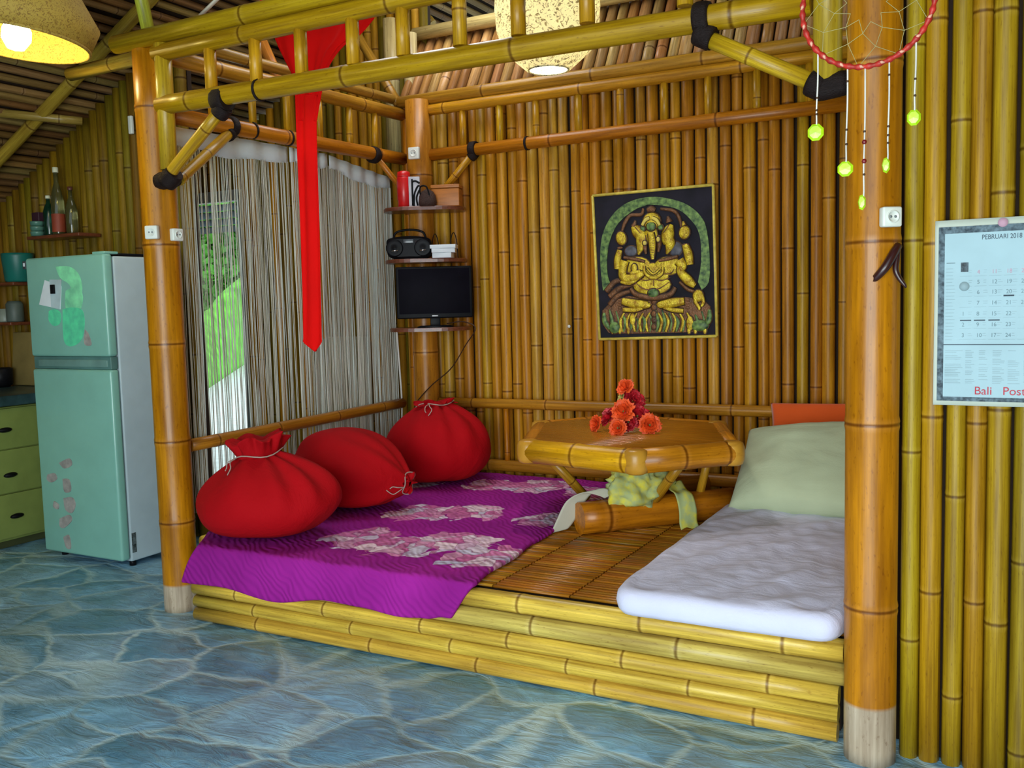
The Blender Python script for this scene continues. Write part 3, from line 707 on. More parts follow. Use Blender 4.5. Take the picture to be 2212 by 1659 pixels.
# ------------------------------------------------------------------ red sacks
def sack(label, c, rx, ry, h, M, neck=0.075, folds=13, ruffle=0.10, seed=0, ruff_r=0.13, cord=True, sq=1.9, foldk=0.16, zmin=None):
    """stuffed cloth bag gathered at a neck; M turns its local +Z (neck) into the room"""
    r = random.Random(seed); t = thing('red_sack_cushion', label, 'cushion', (c[0], c[1], (zmin or 0)))
    cc = Vector(c); N = 72; P = 30; ph = r.uniform(0, 6)
    def pt(a, v):
        # v 0 bottom .. 1 neck
        th = v * PI * 0.93
        rad = abs(math.sin(th)) ** (2 / sq / 1.1); z = -math.cos(th)
        if v > 0.42:
            k = (v - 0.42) / 0.58
            rad = rad * (1 - k ** 3) + (neck / rx) * k ** 3
            rad *= 1 - foldk * k ** 1.2 * (0.5 + 0.5 * math.sin(a * folds + ph + 2.0 * math.sin(a * 2 + ph))) * (1 - 0.4 * k)
        p = Vector((math.cos(a) * rad * rx, math.sin(a) * rad * ry, z * h / 2))
        nn = noise.noise(Vector((math.cos(a) * 1.5 + seed * 3, math.sin(a) * 1.5, v * 3)))
        return p * (1 + 0.07 * nn)
    def place(p):
        q = cc + M @ p
        if zmin is not None and q.z < zmin + 0.05:
            d = (zmin + 0.05) - q.z; q.z = zmin + 0.05 * math.exp(-d / 0.05); 
        return q
    m = MB(); rows = []
    for j in range(P + 1):
        for i in range(N): rows.append(place(pt(2 * PI * i / N, j / P)))
    fs = [(j * N + i, j * N + (i + 1) % N, (j + 1) * N + (i + 1) % N, (j + 1) * N + i) for j in range(P) for i in range(N)]
    m.add(rows, fs); m.build('sack', REDC, t, mods=[SUB(1)])
    top = pt(0, 1).z
    m = MB(); vs = []; K = 7
    for j in range(K + 1):
        v = j / K
        for i in range(N):
            a = 2 * PI * i / N
            rad = neck * (1 - v) + ruff_r * v + 0.02 * math.sin(a * 9 + ph) * v + 0.012 * math.sin(a * 17 + ph) * v
            z = top - 0.012 + ruffle * (v ** 0.8) + 0.02 * v * math.sin(a * 5 + ph)
            vs.append(place(Vector((math.cos(a) * rad * (0.93 if v == 0 else 1), math.sin(a) * rad, z))))
    # folds back inwards at the mouth
    for i in range(N):
        a = 2 * PI * i / N; vs.append(place(Vector((math.cos(a) * ruff_r * 0.55, math.sin(a) * ruff_r * 0.5, top + ruffle * 0.8))))
    for i in range(N):
        a = 2 * PI * i / N; vs.append(place(Vector((math.cos(a) * 0.012, math.sin(a) * 0.012, top + ruffle * 0.35))))
    fs = [(j * N + i, j * N + (i + 1) % N, (j + 1) * N + (i + 1) % N, (j + 1) * N + i) for j in range(K + 2) for i in range(N)]
    m.add(vs, fs); m.build('gathered_mouth', REDC, t, mods=[SUB(1)])
    if cord:
        m = MB()
        ring = [place(Vector((math.cos(a) * (neck + .012), math.sin(a) * (neck + .012), top - 0.004 + 0.01 * math.sin(a * 3)))) for a in [2 * PI * k / 24 for k in range(25)]]
        m.tube(ring, 0.0032, 6, caps=False)
        e = cord if isinstance(cord, (tuple, list)) else (1, 0)
        bd = Vector((e[0], e[1], 0)).normalized(); s0 = Vector((bd.x * (neck + .01), bd.y * (neck + .01), top))
        side = Vector((-bd.y, bd.x, 0))
        for sgn in (-1, 1):
            loc = [s0, s0 + bd * .04 + side * .012 * sgn + Vector((0, 0, -.012)), s0 + bd * .05 + side * (.02 * sgn + .006) + Vector((0, 0, -.035)), s0 + bd * .062 + side * .006 * sgn + Vector((0, 0, -.055 - .01 * sgn))]
            m.tube(curve_pts([place(p) for p in loc], 5), 0.0026, 6)
        m.build('tie_cord', CORDD, t)
    return t
def rot_to(d, roll=0.0):
    return Vector((0, 0, 1)).rotation_difference(Vector(d).normalized()).to_matrix() @ Matrix.Rotation(roll, 3, 'Z')
sack('big red sack tied with white cord, ruffled mouth up, front left on the quilt', (-3.01, 3.18, QZ + 0.185), 0.375, 0.275, 0.42, rot_to((-0.12, -0.06, 1)), neck=0.10, ruffle=0.085, seed=1, ruff_r=0.135, cord=(-0.35, -1), foldk=0.42, folds=9, zmin=QZ)
sack('red stuffed sack lying on its side between the other two red sacks', (-2.99, 3.80, QZ + 0.195), 0.215, 0.265, 0.66, rot_to((0.93, 0.10, -0.16)), neck=0.045, ruffle=0.012, seed=2, ruff_r=0.04, cord=(0.3, -1), foldk=0.22, folds=9, zmin=QZ)
sack('tall round red stuffed sack in the rear corner under the television', (-2.965, 4.56, QZ + 0.225), 0.325, 0.29, 0.485, rot_to((-0.10, 0.04, 1)), neck=0.10, ruffle=0.02, seed=3, ruff_r=0.12, cord=(0.3, -1), foldk=0.28, folds=9, sq=2.4, zmin=QZ)

# ------------------------------------------------------------------ table
TC = Vector((-1.63, 4.16)); TZ = 0.78
hexv = [TC + Vector(a) for a in ((-.342, -.476), (.268, -.585), (.61, -.205), (.342, .476), (-.29, .62), (-.61, .205))]
t = thing('bamboo_table', 'low six-sided bamboo table with thick bamboo rim and slanting legs', 'table', (TC.x, TC.y, DZ))
RB = 0.053
inn = [TC + (p - TC) * 0.905 for p in hexv]
RIMC = [(0.70, 0.36, 0.006), (0.56, 0.22, 0.008), (0.55, 0.2, .01), (0.55, 0.2, .01), (0.55, 0.2, .01), (0.50, 0.18, .01)]
for i in range(6):
    a, b_ = inn[i], inn[(i + 1) % 6]; L = (b_ - a).length; d = (b_ - a) / L
    m = MB(); m.cane((a.x - d.x * .005, a.y - d.y * .005, TZ - RB), (b_.x + d.x * .005, b_.y + d.y * .005, TZ - RB), RB, RIMC[i], nodes=[L * 0.47, L * 0.93], seg=22, thick=1.0)
    m.build('rim_pole', BAM, t)
    m = MB(); m.lathe([(0.0, -RB), (RB * .62, -RB), (RB * .9, -RB * .86), (RB * 1.02, -RB * .5), (RB * 1.05, 0), (RB * 1.02, RB * .5), (RB * .9, RB * .86), (RB * .62, RB), (0.0, RB)], (a.x, a.y, TZ - RB), 20, (0.58, 0.29, 0.03)); m.build('rim_corner', BAM, t)
m = MB()
def clip_row(y):
    xs = []
    for i in range(6):
        p, q = inn[i], inn[(i + 1) % 6]
        if (p.y - y) * (q.y - y) < 0: xs.append(p.x + (q.x - p.x) * (y - p.y) / (q.y - p.y))
    return (min(xs), max(xs)) if len(xs) > 1 else None
# slats run parallel to the front-right edge family, laid as strips across
y = min(p.y for p in inn) + 0.01
while y < max(p.y for p in inn) - 0.01:
    r_ = clip_row(y)
    if r_ and r_[1] - r_[0] > 0.05:
        c = jitc((0.44, 0.155, 0.008), 0.07)
        m.tube([(r_[0], y, TZ - .010), (r_[1], y, TZ - .010)], 0.0155, 8, col=c, flat=(0.35, 1), up=(0, 0, 1), seed=3.0 + y)
    y += 0.030
m.build('table_top', bamboo_mat('lacquered_bamboo_top', 0.12, 0.8), t)
m = MB(); k0 = len(m.v)
m.poly([(p.x, p.y, TZ - .06) for p in inn], 0.04, (0, 0, 1), (0.3, 0.12, 0.01)); m.build('under_board', BAM, t)
def leg(a, b_, r=0.023):
    m = MB(); m.cane(a, b_, r, (0.52, 0.27, 0.015), 0.25, seg=14); return m.build('leg', BAM, t)
dirl = Vector((0.687, 0.727, 0)); nl = Vector((-0.727, 0.687, 0))
f0 = Vector((-1.745, 3.835, DZ + 0.075))
def foot(p0, L, r, col):
    m = MB(); m.cane(p0, p0 + dirl * L, r, col, nodes=[0.13, 0.55], seg=22, thick=1.3)
    return m.build('foot_pole', BAM, t)
foot(f0, 0.80, 0.073, (0.54, 0.185, 0.006))
foot(f0 + nl * 0.46 + dirl * .42, 0.50, 0.05, (0.40, 0.17, 0.012))
leg(WY(1472, 1000, 4.02), WY(1404, 1094, 4.09))
leg(WY(1190, 992, 4.05), WY(1268, 1076, 4.20))
leg((-1.28, 4.35, TZ - .09), f0 + dirl * 0.62 + Vector((0, 0, .055)), 0.02)
leg((-1.95, 4.45, TZ - .09), f0 + nl * 0.46 + dirl * .66 + Vector((0, 0, .06)), 0.02)

# crumpled yellow cloth, curled white sheet
YC = cloth('yellow_print_cloth', (0.66, 0.58, 0.04), dark=(0.46, 0.54, 0.24), sheen=0.0, var=0.2)
m = MB(); cc = Vector((-1.56, 4.06, DZ + 0.19))
N = 56; P = 30
def cl(u, v):
    a = 2 * PI * u; th = PI * v
    p = Vector((math.sin(th) * math.cos(a) * 0.155, math.sin(th) * math.sin(a) * 0.10, math.cos(th) * 0.095))
    p = Matrix.Rotation(0.8, 3, 'Z') @ p
    n1 = noise.noise(p * 14 + Vector((3, 1, 0))); n2 = noise.noise(p * 34)
    return cc + p * (1 + 0.42 * n1 + 0.26 * n2 + 0.10 * noise.noise(p * 70)) + Vector((0, 0, 0.03 * math.cos(a * 2) * math.sin(th)))
m.grid(cl, N, P); o = m.build('crumpled_cloth', YC, loc=tuple(cc))
tag(o, 'crumpled yellow patterned cloth lying on the table foot under the table', 'cloth')
ms = MB()
def strip(u, v):
    k = v; base = Vector((-1.40, 4.17, 0)) + dirl * (u - .5) * 0.085
    path = curve_pts([(-.05, .20), (0, .168), (0.055, .155), (0.085, .10), (0.092, .04), (0.10, .012)], 6)
    i = min(int(k * (len(path) - 1)), len(path) - 2); f = k * (len(path) - 1) - i; q = path[i].lerp(path[i + 1], f)
    return base - nl * q.x * 1.0 + Vector((0, 0, DZ + q.y + 0.006 * math.sin(u * 9 + v * 5)))
curve_in = None
def _cp(P, n):
    return [Vector((p.x, p.y)) for p in curve_pts([(a, b_, 0) for a, b_ in P], n)]
_strip_path = _cp([(-.05, .20), (0, .172), (0.055, .160), (0.090, .10), (0.095, .04), (0.11, .014)], 6)
def strip(u, v):
    base = Vector((-1.385, 4.165, 0)) + dirl * (u - .5) * 0.09
    k = v * (len(_strip_path) - 1); i = min(int(k), len(_strip_path) - 2); q = _strip_path[i].lerp(_strip_path[i + 1], k - i)
    return base - nl * q.x + Vector((0, 0, DZ + q.y + 0.005 * math.sin(u * 9 + v * 5)))
ms.grid(strip, 10, 30); ms.build('hanging_end', YC, o, mods=[SOL(0.004, 0)])
WC = cloth('white_curled_sheet', (0.55, 0.53, 0.42), sheen=0.1)
m = MB(); _cur = _cp([(-0.150, .006), (-0.125, .06), (-0.075, .150), (0.0, .185), (0.065, .172), (0.105, .155)], 6)
def curl(u, v):
    k = v * (len(_cur) - 1); i = min(int(k), len(_cur) - 2); q = _cur[i].lerp(_cur[i + 1], k - i)
    b0 = f0 + dirl * (0.03 + 0.11 * u * (0.35 + 0.65 * math.sin(PI * min(1, v * 0.8 + .2))))
    h = Vector((0.80, 0.60, 0))
    return Vector((b0.x, b0.y, DZ)) + h * q.x + nl * 0.03 + Vector((0, 0, q.y + 0.012 * u))
m.grid(curl, 8, 30); tag(m.build('curled_cloth', WC, mods=[SOL(0.004, 0)]), 'curled off-white strip of cloth draped over the left end of the table foot', 'cloth')

# ------------------------------------------------------------------ flowers on the table
OFL = plain('orange_petals', (0.93, 0.10, 0.012), 0.6, var=0.15, scale=20); CFL = plain('crimson_petals', (0.55, 0.006, 0.018), 0.6, var=0.2, scale=20)
PFL = plain('pink_petals', (0.75, 0.12, 0.14), 0.6, var=0.2, scale=20); GFL = plain('pale_green_bud', (0.62, 0.52, 0.14), 0.6, scale=20)
STEMM = plain('flower_stem', (0.12, 0.22, 0.04), 0.6)
def flower(label, c, r, mat, seed, d=(0, -0.6, 0.5)):
    rr = random.Random(seed); t = thing('cut_flower', label, 'flower', tuple(c), group='orange and crimson flower heads heaped on the table')
    Q = Vector((0, 0, 1)).rotation_difference(Vector(d).normalized()); m = MB()
    for layer, (n, rad, open_) in enumerate(((4, .30, .1), (6, .55, .35), (8, .80, .75), (9, 1.0, 1.15))):
        for k in range(n):
            a0 = 2 * PI * (k + rr.random() * .6) / n + layer
            wd = 1.5 * 2 * PI / n * 0.5 * rr.uniform(.8, 1.15); hh = r * rr.uniform(.75, 1.0)
            def pet(u, v, a0=a0, wd=wd, hh=hh, rad=rad, open_=open_):
                a = a0 + (u - .5) * 2 * wd * math.sin(PI * (0.18 + 0.72 * v)) 
                R = r * rad * (0.25 + 0.75 * math.sin(v * PI * .5)) * (1 + 0.12 * math.sin(u * 9 + a0 * 3) * v) + r * 0.12 * open_ * v * v
                z = hh * (v * 1.0 - open_ * 0.55 * v * v) - r * .45
                return Vector(c) + Q @ Vector((R * math.cos(a), R * math.sin(a), z))
            m.grid(pet, 4, 5)
    m.build('petals', mat, t)
    m = MB(); e = Q @ Vector((0, 0, -1)); m.tube([Vector(c) + e * r * .2, Vector(c) + e * r * .85], 0.004, 6); m.build('stem', STEMM, t)
    return t
FL = [('orange flower head lying at the front left of the heap', 1284, 915, 4.10, .030, OFL, (-.5, -.8, .3)),
      ('orange flower head lowest and nearest in the heap', 1333, 924, 4.02, .030, OFL, (0, -1, .25)),
      ('orange-red flower head at the front right of the heap', 1404, 917, 4.10, .036, OFL, (.4, -.9, .3)),
      ('crimson flower head at the left of the heap behind the left orange one', 1311, 899, 4.14, .034, CFL, (-.5, -.6, .5)),
      ('pink flower head on top of the left crimson one', 1312, 886, 4.16, .020, PFL, (-.3, -.3, 1)),
      ('large orange flower head in the middle of the heap', 1345, 887, 4.09, .040, OFL, (0, -1, .45)),
      ('crimson flower head right of the middle orange one', 1378, 897, 4.13, .040, CFL, (.5, -.8, .4)),
      ('crimson flower head filling the centre bottom of the heap', 1356, 912, 4.10, .030, CFL, (.1, -.9, .1)),
      ('dark crimson flower head at the upper right of the heap', 1372, 862, 4.16, .036, CFL, (.6, -.6, .5)),
      ('small pale yellow-green bud at the upper left of the heap', 1340, 858, 4.15, .018, GFL, (-.6, -.6, .4)),
      ('crimson flower head just below the topmost orange one', 1357, 847, 4.17, .024, CFL, (.1, -.7, .6)),
      ('orange flower head crowning the heap', 1349, 834, 4.16, .030, OFL, (-.1, -.8, .6))]
for i, (lab, px, py, y, r, mt, d) in enumerate(FL):
    flower(lab, WY(px, py, y), r * 1.32, mt, i, d)

# ------------------------------------------------------------------ mattress, pillows
def wr_box(lo, hi, r, amp, nz, name_seed, nx=60, ny=60, M=None, topamp=None):
    """soft slab: superellipse section with gentle wrinkles"""
    m = MB(); cx_, cy_, cz_ = [(lo[i] + hi[i]) / 2 for i in range(3)]; hx, hy, hz = [(hi[i] - lo[i]) / 2 for i in range(3)]
    vs = []; N, P = 96, 28
    def sgp(v, e): return math.copysign(abs(v) ** e, v)
    for j in range(P + 1):
        ph = -PI / 2 + PI * j / P
        for i in range(N):
            a = 2 * PI * i / N
            cr = sgp(math.cos(ph), r)
            x = sgp(math.cos(a), 0.22) * cr * hx; y = sgp(math.sin(a), 0.22) * cr * hy; z = sgp(math.sin(ph), r) * hz
            p = Vector((x, y, z)); n1 = noise.noise(Vector((x * nz + name_seed, y * nz * 2, z * 2)))
            n2 = noise.noise(Vector((x * nz * 2.3, y * nz * 4 + name_seed, z)))
            p.z += (amp * n1 + amp * .5 * n2) * (1 if z > 0 else 0) * abs(math.sin(ph)) ** 3
            q = Vector((cx_, cy_, cz_)) + p
            vs.append(M @ q if M is not None else q)
    fs = [(j * N + i, j * N + (i + 1) % N, (j + 1) * N + (i + 1) % N, (j + 1) * N + i) for j in range(P) for i in range(N)]
    m.add(vs, fs); return m
MZ = DZ + 0.003
def mattress(u, v):  # not used for the closed slab
    return (0, 0, 0)
m = MB(); mx0, mx1, my0, my1, mz0, mz1 = -1.205, -0.445, 2.868, 4.86, MZ, MZ + 0.088
NX, NY = 60, 120
def top(u, v):
    x = mx0 + (mx1 - mx0) * u; y = my0 + (my1 - my0) * v
    wv = 0.013 * noise.noise(Vector((x * 3 + y * 2, (y * 1.2 - x * 2.5) * 3.4, 1))) + 0.0045 * noise.noise(Vector((x * 14 + y * 8, (y - x * 1.4) * 9, 4)))
    e = min(u, 1 - u, 1) * (mx1 - mx0); f = min(v, 1 - v) * (my1 - my0)
    k = min(1, e / 0.05) ** .5 * min(1, f / 0.05) ** .5
    return x, y, wv * k
prof = [(0.028, 0.0), (0.010, 0.004), (0.0, 0.020), (-0.004, 0.045), (0.0, 0.068), (0.012, 0.084), (0.035, 0.090)]
# outline of the slab, rounded corners
def ring(inset, z, n=240):
    out = []; w2 = (mx1 - mx0) / 2 - inset; h2 = (my1 - my0) / 2 - inset; rc = 0.07
    for i in range(n):
        t_ = i / n * 4; side = int(t_); f = t_ - side
        a = PI / 2 * side
        # superellipse outline in angle space
        ang = 2 * PI * i / n + PI / 4
        c_, s_ = math.cos(ang), math.sin(ang); k = (abs(c_) ** 14 + abs(s_) ** 14) ** (-1 / 14)
        out.append(Vector(((mx0 + mx1) / 2 + c_ * k * w2, (my0 + my1) / 2 + s_ * k * h2, z)))
    return out
rows = []
for ins, z in prof:
    rg = ring(ins, mz0 + z)
    for p in rg: p.z += 0.004 * noise.noise(p * 6); p.x += 0.004 * noise.noise(p * 9 + Vector((5, 0, 0))); p.y += .004 * noise.noise(p * 9)
    for p in rg: p.z = max(p.z, mz0)
    rows += rg
n = 240
fs = [(j * n + i, j * n + (i + 1) % n, (j + 1) * n + (i + 1) % n, (j + 1) * n + i) for j in range(len(prof) - 1) for i in range(n)]
fs.append(tuple(range(n - 1, -1, -1)))
for k in range(1, 41):  # spiral inwards over the top
    s_ = 1 - k / 41.0
    for p in ring(prof[-1][0], mz0 + prof[-1][1]):
        q = Vector(((mx0 + mx1) / 2 + (p.x - (mx0 + mx1) / 2) * s_, (my0 + my1) / 2 + (p.y - (my0 + my1) / 2) * s_, 0))
        u = (q.x - mx0) / (mx1 - mx0); v = (q.y - my0) / (my1 - my0)
        q.z = p.z + 0.004 * (1 - s_) ** .3 + top(u, v)[2] * 1.3; rows.append(q)
    b0 = (len(prof) - 1 + k - 1) * n
    fs += [(b0 + i, b0 + (i + 1) % n, b0 + n + (i + 1) % n, b0 + n + i) for i in range(n)]
fs.append(tuple((len(prof) + 39) * n + i for i in range(n)))
m.add(rows, fs); tag(m.build('mattress', SHEET), 'thin mattress under a white wrinkled sheet on the right of the daybed', 'mattress')

def pillow(name, label, P4, thick, mat, cat='pillow', seed=0, belly=0.0):
    """P4: four corners bl, br, tr, tl of the middle surface"""
    bl, br, tr, tl = [Vector(p) for p in P4]; n = (br - bl).cross(tl - bl).normalized(); m = MB(); G = 40
    def mid(u, v):
        e = 0.06
        uu = u + 0.05 * (u - .5) * -4 * v * (1 - v) * 0.6; vv = v + 0.05 * (v - .5) * -4 * u * (1 - u) * 0.6
        p = bl.lerp(br, uu).lerp(tl.lerp(tr, uu), vv)
        return p
    def th(u, v):
        a = max(0, 1 - abs(2 * u - 1) ** 2.6); b_ = max(0, 1 - abs(2 * v - 1) ** 2.6)
        k = (a * b_) ** 0.42
        return thick / 2 * k * (1 + 0.14 * noise.noise(Vector((u * 3 + seed, v * 3, 0))) + 0.05 * noise.noise(Vector((u * 9, v * 9 + seed, 2)))) * (1 + belly * (0.5 - v))
    m.grid(lambda u, v: mid(u, v) + n * th(u, v), G, G)
    m.grid(lambda u, v: mid(u, v) - n * th(u, v), G, G, flip=True)
    return tag(m.build(name, mat, mods=[('weld', 'WELD', {'merge_threshold': 0.0015})]), label, cat)
# big pale pillow leaning in the right corner
pillow('pillow', 'big pale green-white pillow leaning upright at the head of the mattress', [WY(1572, 1098, 4.22) + Vector((0, 0, 0.0)), Vector((-0.46, 4.16, MZ + 0.11)), Vector((-0.47, 4.62, 0.80)), WY(1618, 930, 4.66)], 0.22, PILLOWM, seed=2)
pillow('floor_cushion', 'orange cushion showing behind the top of the big pale pillow', [(-1.10, 4.80, 0.62), (-0.46, 4.80, 0.60), (-0.46, 4.92, 0.86), (-1.13, 4.92, 0.842)], 0.07, cloth('orange_cloth', (0.75, 0.10, 0.010)), cat='cushion', seed=5)

# ------------------------------------------------------------------ red cloth and sash
m = MB()
SY = 3.62
def out(pts): return [WY(a, b_, SY) for a, b_ in pts]
# star-shaped upper cloth: two wings and a drop, sampled as a sagging sheet
L_edge = curve_pts(out([(500, -40), (560, 0), (592, 88), (612, 130), (634, 172), (642, 200), (645, 260)]), 8)
R_edge = curve_pts(out([(880, -70), (812, 10), (806, 36), (770, 78), (742, 96), (716, 130), (700, 172), (684, 262)]), 7)
def samp(E, v):
    k = v * (len(E) - 1); i = min(int(k), len(E) - 2); return E[i].lerp(E[i + 1], k - i)
def clothf(u, v):
    a, b_ = samp(L_edge, v), samp(R_edge, v); p = a.lerp(b_, u)
    k = math.sin(PI * u)
    p.y += 0.05 * k * (1 - v) + 0.012 * math.sin(u * 13 + v * 4) * (1 - v * .6) + 0.006 * math.sin(u * 31 + v * 3)
    return p
m.grid(clothf, 48, 40)
o = m.build('hanging_cloth', REDS, mods=[SOL(0.004, 0)])
tag(o, 'bright red winged cloth with a long pointed sash hanging in the alcove', 'cloth')
m = MB()
LE = curve_pts(out([(641, 205), (643, 300), (650, 480), (655, 640), (656, 700), (656.5, 730), (657, 739), (668, 749), (681, 758)]), 10)
RE = curve_pts(out([(684, 205), (684, 300), (690, 480), (694, 640), (696, 700), (697.5, 730), (698, 738), (691, 750), (683, 759)]), 10)
def sash(u, v):
    p = samp(LE, v).lerp(samp(RE, v), u); e = 1 - v
    p.y += 0.010 * math.sin(u * 8 + v * 2) * (0.4 + e) + 0.012 * math.sin(PI * u) - 0.012
    return p
m.grid(sash, 16, 120); m.build('sash', REDS, o, mods=[SOL(0.004, 0)])

# ------------------------------------------------------------------ lamps
def weave_mat(name, base, gaps, trans, scale=90):
    m, n, l, b = nt(name)
    co = objco(n); f = noise_(n, l, co, scale, 3, 0.6, 2.5)
    c = ramp(n, l, f, [(0.40, gaps), (0.47, base)])
    l.new(c, b.inputs['Base Color']); b.inputs['Roughness'].default_value = 0.7
    tr = n.new('ShaderNodeBsdfTranslucent'); l.new(c, tr.inputs[0])
    mx = n.new('ShaderNodeMixShader'); mx.inputs[0].default_value = trans
    l.new(b.outputs[0], mx.inputs[1]); l.new(tr.outputs[0], mx.inputs[2]); l.new(mx.outputs[0], n['Material Output'].inputs[0])
    bump(n, l, b, f, 0.4, 0.004)
    return m
def bulb_mat(name, col, st):
    m, n, l, b = nt(name); b.inputs['Base Color'].default_value = (*col, 1)
    b.inputs['Emission Color'].default_value = (*col, 1); b.inputs['Emission Strength'].default_value = st; return m
LC = WY(1182, 20, 3.85)
t = thing('pendant_lamp', 'lit round pendant lamp of bleached woven fibre hanging inside the alcove', 'lamp', tuple(LC))
PW = weave_mat('bleached_weave', (0.92, 0.88, 0.66), (0.10, 0.08, 0.04), 0.6, 40)
m = MB()
m.lathe([(0.085, -0.262), (0.10, -0.258), (0.195, -0.175), (0.225, -0.09), (0.232, 0.0), (0.225, 0.10), (0.19, 0.19), (0.11, 0.25), (0.03, 0.27)], (0, 0, 0), 48, cap=False)
o = m.build('shade', PW, t, local=True, mods=[SOL(0.004, 0)])
m = MB(); m.tube([Vector((0.089 * math.cos(a), 0.089 * math.sin(a), -0.262)) for a in [2 * PI * k / 32 for k in range(33)]], 0.005, 6, caps=False)
m.build('mouth_ring', PW, t, local=True)
m = MB(); m.lathe([(0.0, -0.07), (0.02, -0.065), (0.034, -0.04), (0.036, -0.01), (0.025, 0.03), (0.016, 0.05), (0.0, 0.052)], (0, 0, 0.02), 20); m.build('bulb', bulb_mat('lit_bulb', (1.0, 0.97, 0.88), 30), t, local=True)
m = MB(); m.tube([(0, 0, 0.06), (0, 0, 1.35)], 0.006, 8); m.tube([(0, 0, 0.06), (0, 0, 0.12)], 0.02, 12); m.build('cable', BLACK, t, local=True)
lamp('alcove_bulb_light', 'POINT', LC + Vector((0, 0, -0.03)), 60, (1.0, 0.90, 0.78), 0.045)

LK = WY(36, 66, 2.75)
t = thing('pendant_lamp', 'lit yellow woven dome lamp cut by the top left corner of the photo', 'lamp', tuple(LK))
t.rotation_euler = (math.radians(-5), math.radians(4), 0)
KW = weave_mat('brown_weave', (0.52, 0.34, 0.05), (0.28, 0.15, 0.02), 0.08, 60)
m = MB(); m.lathe([(0.30, -0.05), (0.335, 0.055), (0.24, 0.20), (0.14, 0.285), (0.04, 0.31)], (0, 0, 0), 56, cap=False); m.build('shade', KW, t, local=True, mods=[SOL(0.008, 0)])
m = MB(); m.tube([Vector((0.302 * math.cos(a), 0.302 * math.sin(a), -0.05)) for a in [2 * PI * k / 56 for k in range(57)]], 0.008, 6, caps=False); m.build('rim', KW, t, local=True)
m = MB(); m.lathe([(0.0, -0.10), (0.035, -0.09), (0.060, -0.05), (0.060, -0.01), (0.04, 0.04), (0.02, 0.07), (0.0, 0.072)], (0.0, 0, 0.01), 24); m.build('bulb', bulb_mat('lit_yellow_bulb', (1.0, 0.86, 0.45), 60), t, local=True)
m = MB(); m.tube([(0, 0, 0.08), (0, 0, 1.0)], 0.006, 8); m.tube([(0, 0, 0.08), (0, 0, 0.31)], 0.02, 12); m.build('cable', BLACK, t, local=True)
lamp('kitchen_bulb_light', 'POINT', LK + Vector((0.0, 0, -0.05)), 15, (1.0, 0.74, 0.10), 0.055)

# ------------------------------------------------------------------ dreamcatcher
DYY = 2.30; DC = Vector((-0.312, DYY, 2.052)); DR = 0.141
t = thing('dreamcatcher', 'red wrapped dreamcatcher hoop with five strings ending in lime green pendants', 'dreamcatcher', tuple(DC))
REDW = plain('red_wrap', (0.50, 0.022, 0.012), 0.5, var=0.2, scale=60); PINKW = plain('pale_wrap', (0.80, 0.38, 0.26), 0.5)
m = MB(); n = 240; rr = []; pts = []; cl_ = []
for k in range(n + 1):
    a = 2 * PI * k / n; pts.append(Vector((DC.x + DR * math.cos(a), DYY, DC.z + DR * math.sin(a)))); rr.append(0.0062 + 0.0014 * math.sin(k * 2 * PI * 40 / n))
m.tube(pts, rr, 8, caps=False, up=(0, 1, 0)); m.build('hoop', REDW, t)
m = MB()
for k in range(40):
    a = 2 * PI * (k + .5) / 40; d = Vector((math.cos(a), 0, math.sin(a))); tn = Vector((-math.sin(a), 0, math.cos(a)))
    c0 = DC + d * DR + Vector((0, -0.0045, 0))
    if k % 2: m = MB(); m.tube([c0 - tn * .006 - d * .003, c0, c0 + tn * .006 + d * .003], [.001, .0042, .001], 6); m.build('wrap_bead', PINKW, t)
m = MB(); r_ = random.Random(5)
outer = [DC + Vector((DR * math.cos(a), 0, DR * math.sin(a))) for a in [2 * PI * (k + .3) / 10 for k in range(10)]]
ringp = outer
for lv, rad in enumerate((0.72, 0.50, 0.30)):
    sh = .5 * ((lv + 1) % 2)
    nx_ = []
    for k in range(10):
        a = 2 * PI * (k + .3 + sh) / 10; rr_ = DR * rad * (1 + r_.uniform(-.07, .07)); nx_.append(DC + Vector((rr_ * math.cos(a), 0, rr_ * math.sin(a))))
    for k in range(10):
        a, b_ = (ringp[k], ringp[(k + 1) % 10]) if sh else (ringp[(k - 1) % 10], ringp[k])
        m.tube([a, nx_[k]], 0.0007, 4, caps=False); m.tube([b_, nx_[k]], 0.0007, 4, caps=False)
    ringp = nx_
m.build('web', plain('web_thread', (0.42, 0.36, 0.14), 0.6), t)
LIME = plain('lime_crystal', (0.52, 0.88, 0.012), 0.25, coat=0.4, var=0.12, scale=60)
MAR = plain('dark_red_bead', (0.20, 0.005, 0.01), 0.3, coat=0.5)
DKB = plain('dark_bead', (0.05, 0.02, 0.01), 0.4)
